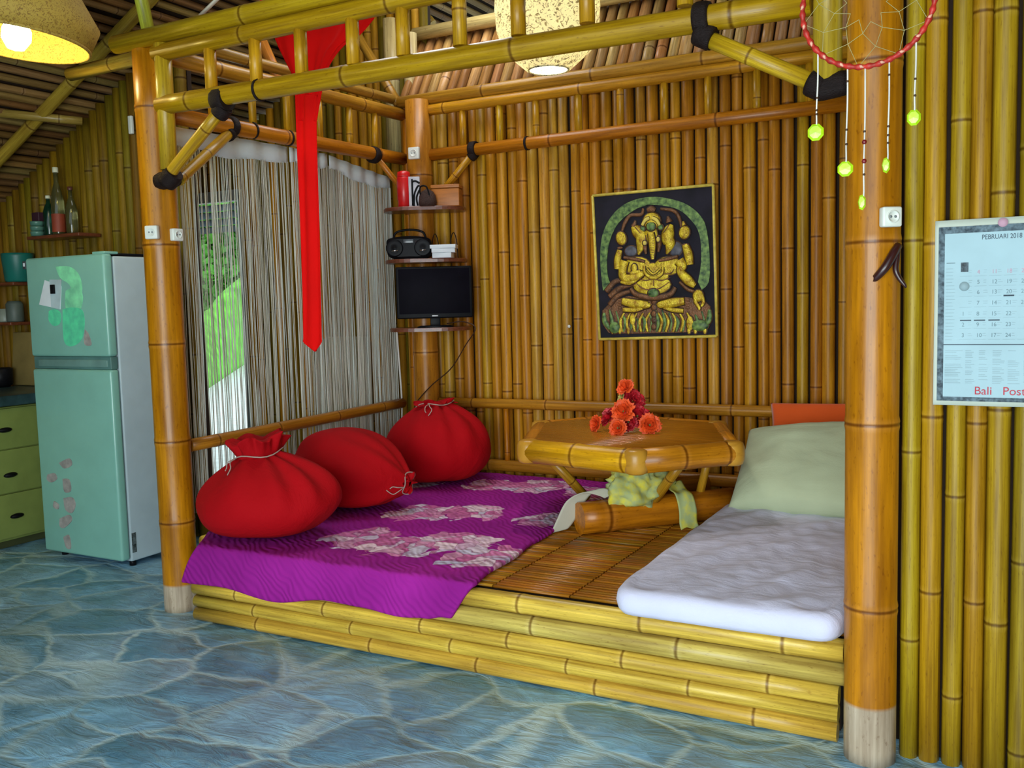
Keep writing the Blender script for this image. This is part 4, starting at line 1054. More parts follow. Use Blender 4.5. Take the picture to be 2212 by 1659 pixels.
for px, y0, y1, kind, py, rx, ry, marks in ((1767, 125, 265, 'd', 286, 19, 20, (215, 240, 248)), (1831, 152, 345, 'd', 365, 18, 18, (184, 283, 313)), (1869, 152, 418, 'p', 437, 9, 18, (288, 378)), (1921, 140, 340, 'p', 357, 9, 18, (170, 276, 294, 310)), (1979, 85, 235, 'd', 254, 15, 18, (174, 208))):
    p0 = WY(px, y0 - 10, DYY); p1 = WY(px - 3, y1, DYY); pc = WY(px - (5 if kind == 'd' else 7), py, DYY)
    m = MB(); P_ = curve_pts([p0, p0.lerp(p1, .4) + Vector((.0008, 0, 0)), p0.lerp(p1, .8) - Vector((.0008, 0, 0)), p1, pc], 6)
    m.tube(P_, 0.0019, 6); s_o = m.build('string', CORDW, t)
    for q in marks:
        k = (q - y0) / (y1 - y0); c = p0.lerp(p1, k); b = MB(); b.lathe([(0, -.003), (.0028, -.002), (.0028, .002), (0, .003)], c, 10); b.build('bead', DKB, s_o)
    if px == 1869:
        for q in (310, 350):
            k = (q - y0) / (y1 - y0); c = p0.lerp(p1, k); b = MB(); b.lathe([(0, -.006), (.004, -.0045), (.0058, 0), (.004, .0045), (0, .006)], c, 14); b.build('bead', MAR, s_o)
    k = 2.08 / FPX; m = MB(); sides = 8 if kind == 'd' else 7
    R1, R2 = rx * k, ry * k
    m.lathe([(0, -0.006), (0.72, -0.005), (1.0, 0), (0.72, 0.005), (0, 0.006)], (0, 0, 0), sides, smooth=False,
            M=Matrix.Translation(pc) @ Matrix(((R1, 0, 0, 0), (0, 0, -1, 0), (0, R2, 0, 0), (0, 0, 0, 1))) @ Matrix.Rotation(0.4, 4, 'Z'))
    m.build('pendant', LIME, s_o)
m = MB(); m.tube([DC + Vector((0, 0, DR)), DC + Vector((0, 0, 1.60))], 0.0015, 6); m.build('hanging_cord', CORDW, t)

# ------------------------------------------------------------------ sockets, hook
def socket(label, c, nrm, kind='round', s=0.04):
    z = Vector(nrm).normalized(); x = Vector((0, 0, 1)).cross(z).normalized()
    M = Matrix(((x.x, 0, z.x, c[0]), (x.y, 0, z.y, c[1]), (x.z, 1, z.z, c[2]), (0, 0, 0, 1)))
    t = thing('wall_socket', label, 'socket', tuple(c))
    m = MB(); m.rbox((-s, -s, -0.006), (s, s, 0.022), 0.006, M=M); m.build('casing', WHITE, t)
    m = MB(); m.lathe([(s * .62, 0.020), (s * .62, 0.0255), (s * .52, 0.0255), (s * .50, 0.0222), (0, 0.0222)], (0, 0, 0), 24, M=M); m.build('socket_face', WHITE, t)
    for sg in (-1, 1):
        m = MB(); m.lathe([(0.004, 0.0215), (0.004, 0.0232), (0, 0.0232)], (0, 0, 0), 10, M=M @ Matrix.Translation((sg * s * .24, 0, 0))); m.build('pin_hole', GREY, t)
    return t
socket('white wall socket on the front of the left front post', (-3.418, 2.975, 1.753), (0.35, -0.93, 0), s=.030)
o = socket('white wall socket on the right side of the left front post, by the curtain', (-3.372, 3.06, 1.744), (1.0, -0.1, 0), s=.028)
socket('white wall socket above the corner shelves near the back railing', (-3.275, 4.875, 2.325), (0.15, -1, 0), s=.036)
socket('white wall socket on the thick right post above the dark claw', (-0.322, 2.835, 1.610), (0.55, -0.83, 0), s=.028)
CLAW = plain('dark_dried_pod', (0.035, 0.006, 0.006), 0.35, coat=0.3)
t = thing('dried_pod', 'dark reddish dried claw-shaped pod hanging in the gap beside the thick right post', 'decoration', tuple(WY(1940, 536, 2.86)))
CL = lambda P_: curve_pts([WY(a, b_, 2.86 - d) for a, b_, d in P_], 6)
P_ = CL([(1941, 530, 0), (1930, 548, .02), (1912, 578, .035), (1892, 600, .03), (1887, 602, .03)]); m = MB(); m.tube(P_, [0.006 + 0.007 * math.sin(PI * min(1, .25 + .75 * k / len(P_))) for k in range(len(P_))], 10); m.build('claw', CLAW, t)
P_ = CL([(1941, 530, 0), (1938, 555, .01), (1935, 582, .02), (1942, 600, .02), (1954, 616, .02), (1957, 622, .02)]); m = MB(); m.tube(P_, [max(.001, 0.007 + 0.004 * math.sin(PI * k / len(P_)) - .006 * k / len(P_)) for k in range(len(P_))], 10); m.build('claw', CLAW, t)
m = MB(); c = WY(1230, 705, 5.06); m.lathe([(0.009, 0), (0.009, .008), (0, .010)], c, 12, M=Matrix.Rotation(PI / 2, 4, 'X')); tag(m.build('nail_head', WHITE), 'tiny white nail head on the back wall left of the picture', 'nail')
m = MB(); c = WY(284, 268, 4.07); m.rbox((c.x - .02, c.y - .012, c.z - .06), (c.x + .012, c.y + .01, c.z + .05), .006); tag(m.build('wall_hook', WHITE), 'small pale hook on the kitchen wall left of the front post', 'hook')

# ------------------------------------------------------------------ corner shelves
def shelf(label, zt, xc, yc, w_, d_, th=0.022):
    M = Matrix.Translation((xc, yc, zt)) @ Matrix.Rotation(math.radians(28), 4, 'Z'); m = MB()
    pts = []
    for k in range(25):
        a = PI + PI * k / 24; pts.append(Vector((math.copysign(abs(math.cos(a)) ** .55, math.cos(a)) * w_ / 2, math.sin(a) * d_, 0)))
    pts += [Vector((w_ / 2 * .9, 0.08, 0)), Vector((-w_ / 2 * .9, 0.08, 0))]
    m.poly([M @ (p - Vector((0, 0, th))) for p in pts], th, (0, 0, 1), bev=0.004)
    return tag(m.build('corner_shelf', SHELF), label, 'shelf')
S1, S2, S3 = 1.985, 1.675, 1.262
SX, SYY = -3.205, 4.86
shelf('upper dark wooden corner shelf holding a red box and a wooden box', S1, SX, SYY, 0.50, 0.16)
shelf('middle dark wooden corner shelf holding the stereo', S2, SX, SYY, 0.50, 0.17)
shelf('lowest dark wooden corner shelf under the television', S3, SX + .03, SYY - .02, 0.50, 0.20)
RM = Matrix.Rotation(math.radians(28), 4, 'Z')
def at(px, py, z, off=0.0):
    """a spot on the shelf board of height z, in front of the corner post"""
    p = WY(px, py, 4.80); q = Vector((p.x, 4.80 + off, z)); return q
# red canister
c = Vector((WY(874, 440, 4.80).x, 4.80, S1)); t = thing('red_canister', 'bright red canister at the left end of the upper corner shelf', 'canister', tuple(c))
RP = plain('red_gloss', (0.72, 0.008, 0.010), 0.35, coat=0.3)
m = MB(); m.lathe([(0.036, 0), (0.040, .004), (0.040, .05), (0.043, .055), (0.043, .185), (0.040, .19)], c, 28); m.build('body', RP, t)
m = MB(); m.lathe([(0.040, .19), (0.041, .195), (0.038, .222), (0.02, .228), (0, .228)], c, 28); m.build('cap', RP, t)
# black and white carton
c = Vector((WY(902, 442, 4.83).x, 4.80, S1)); M = Matrix.Translation(c) @ Matrix.Rotation(math.radians(34), 4, 'Z')
t = thing('patterned_carton', 'white carton with black curved stripes beside the red canister', 'carton', tuple(c))
m = MB(); m.rbox((-.034, -.03, 0), (.034, .03, .185), .003, M=M); m.build('box', plain('carton_white', (0.62, 0.60, 0.66), 0.5), t)
m = MB()
for P_ in ([(-.005, 0, .008), (0.0, 0, .08), (.02, 0, .125), (.033, 0, .13)], [(-.012, 0, .155), (.01, 0, .158), (.033, 0, .145)], [(-.012, 0, .012), (-.012, 0, .17)], [(.018, 0, .012), (.012, 0, .06), (.031, 0, .105)]):
    m.tube([M @ (p + Vector((0, -.0305, 0))) for p in curve_pts(P_, 5)], 0.006, 6, flat=(1, 1))
m.build('stripes', BLACK, t)
# dark basket ornament
c = Vector((WY(924, 442, 4.76).x, 4.76, S1)); t = thing('small_dark_basket', 'small dark rounded wicker ornament in front of the wooden box', 'ornament', tuple(c))
m = MB(); m.lathe([(0.05, 0), (0.055, .02), (0.05, .06), (0.035, .085), (0.012, .10), (0, .102)], c, 20); m.build('body', plain('dark_wicker', (0.045, 0.016, 0.010), 0.5, bmp=0.8, scale=60), t)
m = MB(); m.tube(curve_pts([c + Vector(p) for p in ((-.03, -.03, .06), (-.02, -.045, .11), (.02, -.04, .11), (.035, -.03, .05))], 5), .005, 6); m.build('handle', BLACK, t)
# wooden box
c = Vector((WY(966, 443, 4.87).x, 4.87, S1)); t = thing('wooden_box', 'orange-brown wooden box at the right end of the upper corner shelf', 'box', tuple(c))
WOOD = plain('orange_wood', (0.46, 0.15, 0.018), 0.45, scale=10, stretch=(1, 1, 6))
M = Matrix.Translation(c) @ Matrix.Rotation(math.radians(20), 4, 'Z'); m = MB(); m.rbox((-.085, -.05, 0), (.085, .06, .105), .004, M=M); m.build('box', WOOD, t)
m = MB(); m.rbox((-.088, -.053, .107), (.088, .063, .128), .004, M=M); m.build('lid', WOOD, t)
# stereo
c = Vector((WY(888, 552, 4.78).x, 4.77, S2)); M = Matrix.Translation(c) @ RM
t = thing('portable_stereo', 'rounded black portable stereo on the middle corner shelf', 'stereo', tuple(c))
m = MB(); P_ = [(-.135, .075), (-.13, .12), (-.07, .135), (0.0, .14), (.07, .135), (.125, .12), (.135, .075), (.125, .02), (.06, 0), (-.06, 0), (-.125, .02)]
pp = curve_pts([Vector((a, 0, b_)) for a, b_ in P_ + P_[:1]], 4)[:-1]
m.poly([M @ (p + Vector((0, .06, 0.0))) for p in pp][::-1], 0.125, M.to_3x3() @ Vector((0, -1, 0)), bev=0.02); m.build('body', BLACK, t)
for sx in (-.085, .085):
    m = MB(); Mm = M @ Matrix.Translation((sx, -.062, .068)) @ Matrix.Rotation(PI / 2, 4, 'X'); m.lathe([(.052, -.004), (.052, .006), (.045, .010), (.03, .004), (.012, .010), (0, .012)], (0, 0, 0), 28, M=Mm); sp = m.build('speaker', BLACK, t)
    m = MB(); m.tube([M @ Vector((sx - .02, -.074, .05)), M @ Vector((sx + .02, -.074, .053))], .004, 6); m.build('badge', STEEL, t)
m = MB(); m.rbox((-.032, -.07, .095), (.032, -.060, .12), .003, M=M); m.build('display', plain('display', (.06, .07, .08), .2), t)
m = MB(); m.tube([M @ p for p in curve_pts([(-.10, 0, .12), (-.08, 0, .165), (0, 0, .18), (.08, 0, .165), (.10, 0, .12)], 5)], .007, 8); m.build('handle', BLACK, t)
# paper stack, three booklets
for i, (w1, h0, h1, dx, a) in enumerate(((.115, 0.0, .030, -.004, 20), (.14, .0305, .055, .002, 26), (.155, .0555, .078, .002, 22))):
    c = Vector((WY(961, 552, 4.80).x + dx, 4.79, S2)); M = Matrix.Translation(c) @ Matrix.Rotation(math.radians(a), 4, 'Z')
    m = MB(); m.rbox((-w1 / 2, -.05, h0), (w1 / 2, .05, h1), .003, M=M)
    tag(m.build('booklet', PAPER), ['white booklet, lowest of the three right of the stereo', 'white booklet in the middle of the three right of the stereo', 'white booklet, topmost of the three right of the stereo'][i], 'booklet', 'booklets on the middle corner shelf')
for i, px in enumerate((940, 980)):
    c = Vector((WY(px, 520, 4.88).x, 4.88, S2)); t = MB()
    t.tube(curve_pts([c + Vector(p) for p in ((-.025, 0, .0), (-.02, 0, .11), (0.0, 0, .155), (.02, 0, .11), (.028, 0, .0))], 5), .003, 6)
    tag(t.build('wire_loop', BLACK), ['thin dark wire loop behind the booklets, nearer the stereo', 'thin dark wire loop behind the booklets at the shelf end'][i], 'wire')
# television
c = Vector((-3.09, 4.76, S3)); M = Matrix.Translation(c) @ Matrix.Rotation(math.radians(31), 4, 'Z')
t = thing('television', 'black flat television standing on the lowest corner shelf', 'television', tuple(c))
m = MB(); m.rbox((-.228, -.012, .055), (.228, .030, .365), .008, M=M); m.build('housing', BLACK, t)
m = MB(); m.rbox((-.212, -.0145, .083), (.212, -.010, .352), .001, M=M); m.build('screen', SCREEN, t)
m = MB(); m.rbox((-.03, .0, .008), (.03, .02, .06), .004, M=M); m.lathe([(.11, 0), (.11, .006), (.09, .012), (0, .014)], (0, 0, 0), 36, M=M @ Matrix.Diagonal((1, .62, 1, 1))); m.build('stand', BLACK, t)
m = MB(); m.rbox((-.018, -.0155, .066), (.018, -.0115, .074), .0008, M=M); m.build('badge', plain('silver_badge', (.5, .5, .52), .3), t)
m = MB(); pp = [c + Vector(p) for p in ((.05, .05, .02), (.16, .06, .03), (.25, .05, -.01))] + [WY(1006, 745, 4.83), WY(975, 795, 4.86), WY(935, 830, 4.86), WY(905, 862, 4.86), WY(895, 880, 4.86)]
m.tube(curve_pts(pp, 6), .0035, 6); tag(m.build('power_cord', DKB), 'dark cord looping from the television down past the corner post', 'cord')
m = MB(); m.tube(curve_pts([(-3.475, 4.90, 1.24), (-3.47, 4.91, 1.0), (-3.462, 4.91, 0.80), (-3.462, 4.90, 0.62)], 5), .006, 8); tag(m.build('white_cable', CORDW), 'white cable hanging beside the curtain below the lowest corner shelf', 'cable')

# ------------------------------------------------------------------ board leaning outside behind the curtain
m = MB(); a, b_ = WY(688, 752, 5.26), WY(800, 726, 5.26)
pts = [(a.x, 5.26, 0.0), (b_.x, 5.26, 0.0), (b_.x, 5.26, 1.19), (a.x + .10, 5.26, 1.19), (a.x + .03, 5.26, 1.16), (a.x, 5.26, 1.10)]
m.poly(pts[::-1], 0.03, (0, -1, 0), bev=.006); tag(m.build('leaning_board', plain('tan_board', (0.42, 0.36, 0.24), 0.6)), 'tan board with a rounded corner standing behind the right string curtain', 'board')

# ------------------------------------------------------------------ relief picture of the seated elephant-headed deity
PY = 5.045
def Zp(zx, zy, y=PY): return WY(1250 + zx / 4.366, 380 + zy / 4.366, y)
a, b_, c, d = Zp(140, 190), Zp(1275, 85), Zp(1310, 1510), Zp(205, 1540)
t = thing('relief_picture', 'gold and dark relief picture of a four-armed elephant-headed deity on the back wall', 'picture', tuple((a + c) / 2))
GOLDM = plain('gold_paint', (0.95, 0.68, 0.04), 0.35, metal=0.3, var=0.15, scale=34, bmp=0.5, dark=(0.40, 0.20, 0.012))
PALEG = plain('pale_gold_frame', (0.80, 0.62, 0.10), 0.5, var=0.15, scale=30)
BRONZE = plain('bronze_paint', (0.24, 0.10, 0.035), 0.45, metal=0.2, var=0.3, scale=30, bmp=0.5)
GREENP = plain('green_marbled', (0.16, 0.26, 0.06), 0.5, var=0.5, scale=44, dark=(0.010, 0.045, 0.018))
NAVY = plain('dark_ground', (0.012, 0.010, 0.020), 0.9, var=0.3)
GREYP = plain('grey_blue_paint', (0.10, 0.10, 0.13), 0.5, var=0.3, scale=30)
n_ = Vector((0, -1, 0))
def off(p, k): return Vector((p.x, p.y - k, p.z))
m = MB(); m.poly([a, d, c, b_], 0.012, n_); m.build('panel', NAVY, t)
for P_ in ((a, b_), (b_, c), (c, d), (d, a)):
    m = MB(); m.tube([off(P_[0], .012), off(P_[1], .012)], 0.0085, 8, flat=(1.1, 1), up=(0, -1, 0)); m.build('frame_strip', PALEG, t)
BZ = 0.012
OUT = MB()
def stroke(pts, rad, name, mat, depth=0.62, lift=0.0, n=8):
    """raised rounded stroke on the panel, radii in zoom pixels"""
    k = 4.72 / FPX / 4.366 * 1.09
    P_ = [Vector((p[0], p[1], r_)) for p, r_ in zip(pts, rad)]; C_ = curve_pts(P_, n)
    m.tube([off(Zp(q.x, q.y), BZ + lift) for q in C_], [max(.0006, q.z * k) for q in C_], 10, flat=(depth, 1), up=(0, -1, 0))
    if max(rad) > 9: OUT.tube([off(Zp(q.x, q.y), BZ + lift - .001) for q in C_], [(q.z + (9 if max(rad) > 20 else 5)) * k for q in C_], 10, flat=(depth * .55, 1), up=(0, -1, 0))
PROF = [(0, -1), (.38, -.92), (.70, -.71), (.92, -.38), (1, 0), (.92, .38), (.70, .71), (.38, .92), (0, 1)]
def blob(zx, zy, rx, ry, lift=0.0, depth=0.42, rot=0.0):
    if min(rx, ry) > 15:
        k = 4.72 / FPX / 4.366 * 1.09; c0 = off(Zp(zx, zy), BZ + lift - .001)
        OUT.lathe(PROF, (0, 0, 0), 18, M=Matrix.Translation(c0) @ Matrix.Rotation(-rot, 4, 'Y') @ Matrix.Diagonal(((rx + 10) * k, min(rx, ry) * k * depth * .6, (ry + 10) * k, 1)))
    k = 4.72 / FPX / 4.366 * 1.09; c0 = off(Zp(zx, zy), BZ + lift)
    M = Matrix.Translation(c0) @ Matrix.Rotation(-rot, 4, 'Y') @ Matrix.Diagonal((rx * k, min(rx, ry) * k * depth, ry * k, 1))
    m.lathe([(0, -1), (.38, -.92), (.70, -.71), (.92, -.38), (1, 0), (.92, .38), (.70, .71), (.38, .92), (0, 1)], (0, 0, 0), 18, M=M)
def plate(pts, th=0.006, bev=0.003, lift=0.0):
    m.poly([off(Zp(*p), BZ * .5 + lift) for p in pts], th + BZ * .5, n_, bev=bev)
# green arch behind the figure
m = MB()
oa = [(240, 1080), (215, 800), (235, 560), (330, 370), (480, 250), (690, 200), (900, 225), (1060, 290), (1180, 410), (1225, 560), (1245, 800), (1235, 1000), (1170, 1075)]
ia = [(1135, 1000), (1165, 800), (1150, 560), (1070, 420), (930, 310), (700, 275), (560, 310), (400, 430), (315, 580), (280, 760), (285, 940), (330, 1060)]
oc = curve_pts([Vector((x, y, 0)) for x, y in oa], 4); ic = curve_pts([Vector((x, y, 0)) for x, y in ia], 4)[::-1]
kk = len(oc); vs = []
for i in range(kk):
    j = i * (len(ic) - 1) / (kk - 1); q = ic[int(j)].lerp(ic[min(int(j) + 1, len(ic) - 1)], j - int(j))
    o0, i0 = Zp(oc[i].x, oc[i].y), Zp(q.x, q.y); vs += [off(o0, .008), off(o0, .018), off(i0, .018), off(i0, .008)]
m.add(vs, [(i * 4 + s_, i * 4 + (s_ + 1) % 4, i * 4 + 4 + (s_ + 1) % 4, i * 4 + 4 + s_) for i in range(kk - 1) for s_ in range(4)], smooth=False)
m.build('green_arch', GREENP, t)
# legs, lotus seat
m = MB()
plate([(230, 1270), (320, 1180), (480, 1130), (700, 1170), (980, 1140), (1180, 1160), (1250, 1230), (1240, 1420), (1150, 1470), (900, 1480), (480, 1488), (290, 1480), (235, 1400)], .004)
m.build('lotus_seat', BRONZE, t)
m = MB()
for s_, e_ in (((250, 1290), (330, 1470)), ((1240, 1260), (1170, 1450))):
    stroke([s_, ((s_[0] * .5 + e_[0] * .5) + (-30 if s_[0] < 600 else 30), (s_[1] + e_[1]) / 2), e_], [18, 30, 16], '', None)
for x in range(300, 1220, 62): stroke([(x, 1300 + 40 * math.sin(x)), (x + 26, 1380), (x + 8, 1470)], [8, 16 + 6 * math.sin(x * 3), 7], '', None, lift=.003)
blob(1150, 1410, 90, 55, .004); blob(350, 1430, 60, 60, .004)
m.build('lotus_leaves', GREENP, t)
m = MB()
for x in (440, 500, 560, 620, 680, 760, 820, 890, 960, 1030): stroke([(x, 1290), (x + (35 if x > 700 else -35), 1370), (x + (10 if x > 700 else -20), 1470)], [9, 15, 12], '', None, lift=.004)
for x in (330, 400, 480, 1050, 1110, 1200): blob(x, 1455, 17, 34, .006)
blob(1060, 1390, 36, 70, .006); blob(520, 1350, 30, 60, .006)
m.build('skirt_folds', GOLDM, t)['kind'] = 'stuff'
m = MB()
stroke([(425, 1180), (540, 1205), (660, 1215), (685, 1205)], [34, 44, 36, 14], '', None, lift=.008)
stroke([(430, 1260), (540, 1262), (640, 1240)], [22, 26, 12], '', None, lift=.007)
stroke([(1010, 1180), (900, 1195), (780, 1215), (755, 1225)], [34, 46, 34, 18], '', None, lift=.008)
stroke([(1000, 1272), (900, 1262), (800, 1240)], [22, 24, 12], '', None, lift=.007)
m.build('crossed_feet', GOLDM, t)
m = MB()
for y in (1170, 1195, 1220, 1245): blob(400, y, 20, 11, .012); blob(1040, y, 26, 11, .012)
for y in (1180, 1240, 1300, 1360, 1420): blob(720, y, 24, 28, .006)
m.build('anklets', BRONZE, t)
# torso
m = MB()
blob(700, 1030, 195, 95, .004, .17); blob(560, 850, 140, 88, .003, .14); blob(850, 850, 140, 88, .003, .14); blob(700, 930, 175, 110, .002, .12)
m.build('torso', GOLDM, t); m = MB()
for P_ in ([(560, 960), (640, 985), (720, 975), (800, 985), (880, 960)], [(545, 1000), (620, 1060), (700, 1075), (780, 1060), (870, 1000)], [(430, 890), (520, 925), (600, 930)], [(800, 925), (880, 920), (915, 880)], [(720, 960), (722, 1040)]):
    stroke(P_, [3] + [6] * (len(P_) - 2) + [3], '', None, lift=.016)
m.build('carved_crease', BRONZE, t)['kind'] = 'stuff'
m = MB()
stroke([(505, 1060), (560, 1120), (720, 1150), (870, 1120), (925, 1050)], [15, 20, 24, 20, 14], '', None, lift=.012)
stroke([(440, 770), (560, 790), (640, 810)], [12, 14, 10], '', None, lift=.014); stroke([(950, 760), (850, 785), (770, 800)], [12, 14, 10], '', None, lift=.014)
stroke([(300, 1140), (400, 1060), (560, 1010), (630, 960)], [24, 22, 14, 8], '', None, lift=.004); stroke([(960, 1000), (1040, 1070), (1100, 1090)], [12, 16, 12], '', None, lift=.004)
stroke([(270, 1090), (350, 1000), (450, 985)], [26, 20, 10], '', None, lift=.004); stroke([(300, 1220), (380, 1130), (500, 1085)], [22, 22, 12], '', None, lift=.003)
m.build('belt_and_sash', BRONZE, t)
m = MB(); blob(720, 1105, 55, 42, .016); blob(700, 480, 45, 42, .020); blob(790, 485, 26, 26, .018); blob(620, 500, 24, 24, .018); m.build('green_jewels', GREENP, t)
# necklace and chest ornament
m = MB()
stroke([(635, 850), (640, 910), (690, 955), (740, 960), (800, 920), (810, 860)], [12, 15, 17, 17, 15, 10], '', None, lift=.016)
stroke([(660, 870), (720, 925), (785, 875)], [8, 10, 8], '', None, lift=.018)
blob(540, 870, 30, 42, .014); stroke([(505, 920), (600, 900)], [18, 16], '', None, lift=.014)
m.build('necklace', GOLDM, t)
# arms
m = MB()
stroke([(450, 800), (430, 880), (440, 960), (540, 960), (625, 915)], [46, 44, 40, 40, 26], '', None, lift=.010)
stroke([(410, 1000), (500, 1000), (620, 940)], [14, 30, 14], '', None, lift=.009)
m.build('arm', GOLDM, t); m = MB()
stroke([(960, 800), (990, 850), (970, 900), (1040, 980), (1110, 1040)], [50, 44, 36, 46, 24], '', None, lift=.010)
blob(1140, 1130, 52, 58, .012); stroke([(1110, 1130), (1120, 1190), (1150, 1240), (1150, 1265)], [16, 18, 14, 8], '', None, lift=.016); stroke([(1175, 1120), (1190, 1190), (1170, 1230)], [16, 16, 10], '', None, lift=.014)
m.build('arm', GOLDM, t); m = MB()
stroke([(375, 880), (380, 790), (400, 700)], [30, 36, 28], '', None, lift=.006); blob(415, 590, 54, 68, .008, rot=.3)
for k_ in range(4): stroke([(385 + k_ * 14, 590 + k_ * 6), (395 + k_ * 14, 540 + k_ * 8)], [9, 7], '', None, lift=.018)
m.build('arm', GOLDM, t); m = MB()
stroke([(1060, 840), (1045, 740), (1015, 650)], [34, 42, 32], '', None, lift=.006); blob(1010, 535, 54, 62, .008, rot=-.2)
for k_ in range(4): stroke([(985 + k_ * 15, 560 - k_ * 4), (990 + k_ * 15, 505)], [8, 7], '', None, lift=.018)
stroke([(995, 430), (1005, 470)], [8, 22], '', None, lift=.008)
m.build('arm', GOLDM, t)
m = MB()
stroke([(620, 310), (600, 365), (500, 375), (450, 440), (420, 520)], [10, 15, 14, 17, 10], '', None, lift=.006); m.build('vine', BRONZE, t); m = MB()
stroke([(780, 312), (900, 330), (950, 380), (975, 460), (980, 500)], [10, 14, 15, 12, 8], '', None, lift=.006)
m.build('vine', BRONZE, t); m = MB(); blob(405, 680, 30, 12, .012); m.build('bracelet', BRONZE, t); m = MB(); blob(1020, 650, 34, 12, .012); m.build('bracelet', BRONZE, t)
# head
m = MB()
blob(700, 430, 92, 85, .006, .35); blob(700, 560, 62, 100, .008, .35)
m.build('head', GOLDM, t); m = MB()
stroke([(515, 480), (560, 520), (605, 570), (600, 650), (575, 745)], [18, 58, 62, 50, 10], '', None, lift=.004)
m.build('ear', GOLDM, t); m = MB()
stroke([(890, 460), (860, 520), (850, 590), (870, 650), (840, 740)], [18, 58, 62, 50, 10], '', None, lift=.004)
m.build('ear', GOLDM, t); m = MB()
stroke([(700, 540), (712, 620), (716, 700), (716, 790)], [32, 36, 30, 14], '', None, lift=.020)
m.build('trunk', GOLDM, t); m = MB()
for y in range(590, 790, 22): stroke([(692 + (y - 590) * .08, y), (738 - (y - 590) * .06, y + 3)], [2.5, 2.5], '', None, lift=.031)
stroke([(640, 560), (640, 660), (650, 740)], [14, 20, 8], '', None, lift=.014); stroke([(770, 560), (775, 650), (765, 720)], [16, 20, 8], '', None, lift=.014)
stroke([(540, 470), (600, 540)], [5, 5], '', None, lift=.026); stroke([(870, 470), (820, 540)], [5, 5], '', None, lift=.026)
m.build('face_shading', BRONZE, t)
m = MB(); blob(645, 635, 20, 22, .026); blob(770, 600, 18, 24, .024)
stroke([(620, 470), (650, 420), (690, 400)], [14, 18, 16], '', None, lift=.024); stroke([(785, 470), (755, 420), (715, 400)], [14, 18, 16], '', None, lift=.024)
m.build('brow_gilding', PALEG, t)
m = MB()
stroke([(660, 330), (700, 315), (735, 330)], [16, 26, 16], '', None, lift=.012); stroke([(695, 320), (700, 285)], [20, 3], '', None, lift=.012)
stroke([(530, 480), (548, 420)], [26, 3], '', None, lift=.006); stroke([(865, 440), (850, 380)], [32, 3], '', None, lift=.006)
m.build('crown_points', BRONZE, t)
m = MB(); blob(500, 710, 65, 50, .001, .2); m.build('shoulder_cloth', GREYP, t); m = MB(); blob(920, 690, 70, 70, .001, .2); m.build('shoulder_cloth', GREYP, t)

OUT.build('shading_outline', plain('dark_brown_outline', (0.07, 0.028, 0.010), 0.6), t)  # dark brown outlines, laid as a painted halo to deepen the relief's shading

# ------------------------------------------------------------------ calendar
CY_ = 2.928; cx0, cx1, cz0, cz1 = -0.2105, 0.135, 1.076, 1.598
t = thing('wall_calendar', 'white paper wall calendar in a dark patterned border on the right bamboo wall', 'calendar', (-0.04, CY_, 1.076))
m = MB(); m.grid(lambda u, v: (cx0 + (cx1 - cx0) * u, CY_ + 0.0035 * math.sin(u * 11 + v * 2) * (1 - v * .5), cz0 + (cz1 - cz0) * v), 30, 20)
CW = plain('calendar_paper', (0.40, 0.58, 0.64), 0.6, var=0.04); m.build('sheet', plain('calendar_edge', (0.62, 0.68, 0.58), 0.6, var=.02), t, mods=[SOL(0.0012, 0)])
BORD = plain('marbled_border', (0.11, 0.16, 0.19), 0.7, var=0.5, scale=90, dark=(0.02, 0.035, 0.05))
ox, oz, bw = 0.010, 0.013, 0.016
def cq(x0, x1, z0, z1, name, mat, k):
    y = CY_ - 0.0050 - 0.0008 * k; m = MB(); m.box((x0, y - .0004, z0), (x1, y + .0003, z1)); return m.build(name, mat, t)
cq(cx0 + ox, cx1 - ox, cz0 + oz, cz1 - oz - .006, 'border', BORD, 0)
ix0, ix1, iz0, iz1 = cx0 + ox + bw, cx1 - ox - bw, cz0 + oz + .012, cz1 - .038
cq(ix0, ix1, iz0, iz1, 'printed_page', CW, 1)
INK = plain('grey_ink', (0.06, 0.09, 0.12), 0.7); LINK = plain('light_ink', (0.36, 0.50, 0.55), 0.7); PINK = plain('pink_ink', (0.62, 0.36, 0.46), 0.7); REDI = plain('red_ink', (0.60, 0.05, 0.08), 0.7)
def on_page(x, z, k=2): return Matrix(((1, 0, 0, x), (0, 0, -1, CY_ - 0.005 - 0.0008 * k - .0006), (0, 1, 0, z), (0, 0, 0, 1)))
def txt(name, items, mat):
    mb = None
    import bmesh
    bm = bmesh.new()
    for body, size, x, z, sx in items:
        me = text(body, size, mat, name, t, on_page(x, z), 0.0003, sx=sx); bm.from_mesh(me); bpy.data.meshes.remove(me)
    me = bpy.data.meshes.new(name); bm.to_mesh(me); bm.free(); me.materials.append(mat)
    me.transform(Matrix.Translation(-t.location)); o = bpy.data.objects.new(name, me); sc.collection.objects.link(o); o.parent = t; return o
txt('month_title', [('PEBRUARI 2018', 0.0185, -0.092, 1.540, 0.80)], INK)
txt('newspaper_word', [('Bali', 0.032, -0.105, 1.109, 1.0)], REDI); txt('newspaper_word', [('Post', 0.032, -0.034, 1.109, 1.0)], REDI)
gx = [-.133, -.096, -.060, -.024, .012]; gz = [1.446, 1.418, 1.390, 1.360, 1.330, 1.300, 1.270]
items = []
days = [['', '4', '11', '18', '25'], ['', '5', '12', '19', '26'], ['', '6', '13', '20', '27'], ['', '7', '14', '21', '28'], ['1', '8', '15', '22', ''], ['2', '9', '16', '23', ''], ['3', '10', '17', '24', '']]
for r in range(7):
    for c_ in range(5):
        if days[r][c_]: items.append((days[r][c_], 0.016, gx[c_] - .006, gz[r], 0.9))
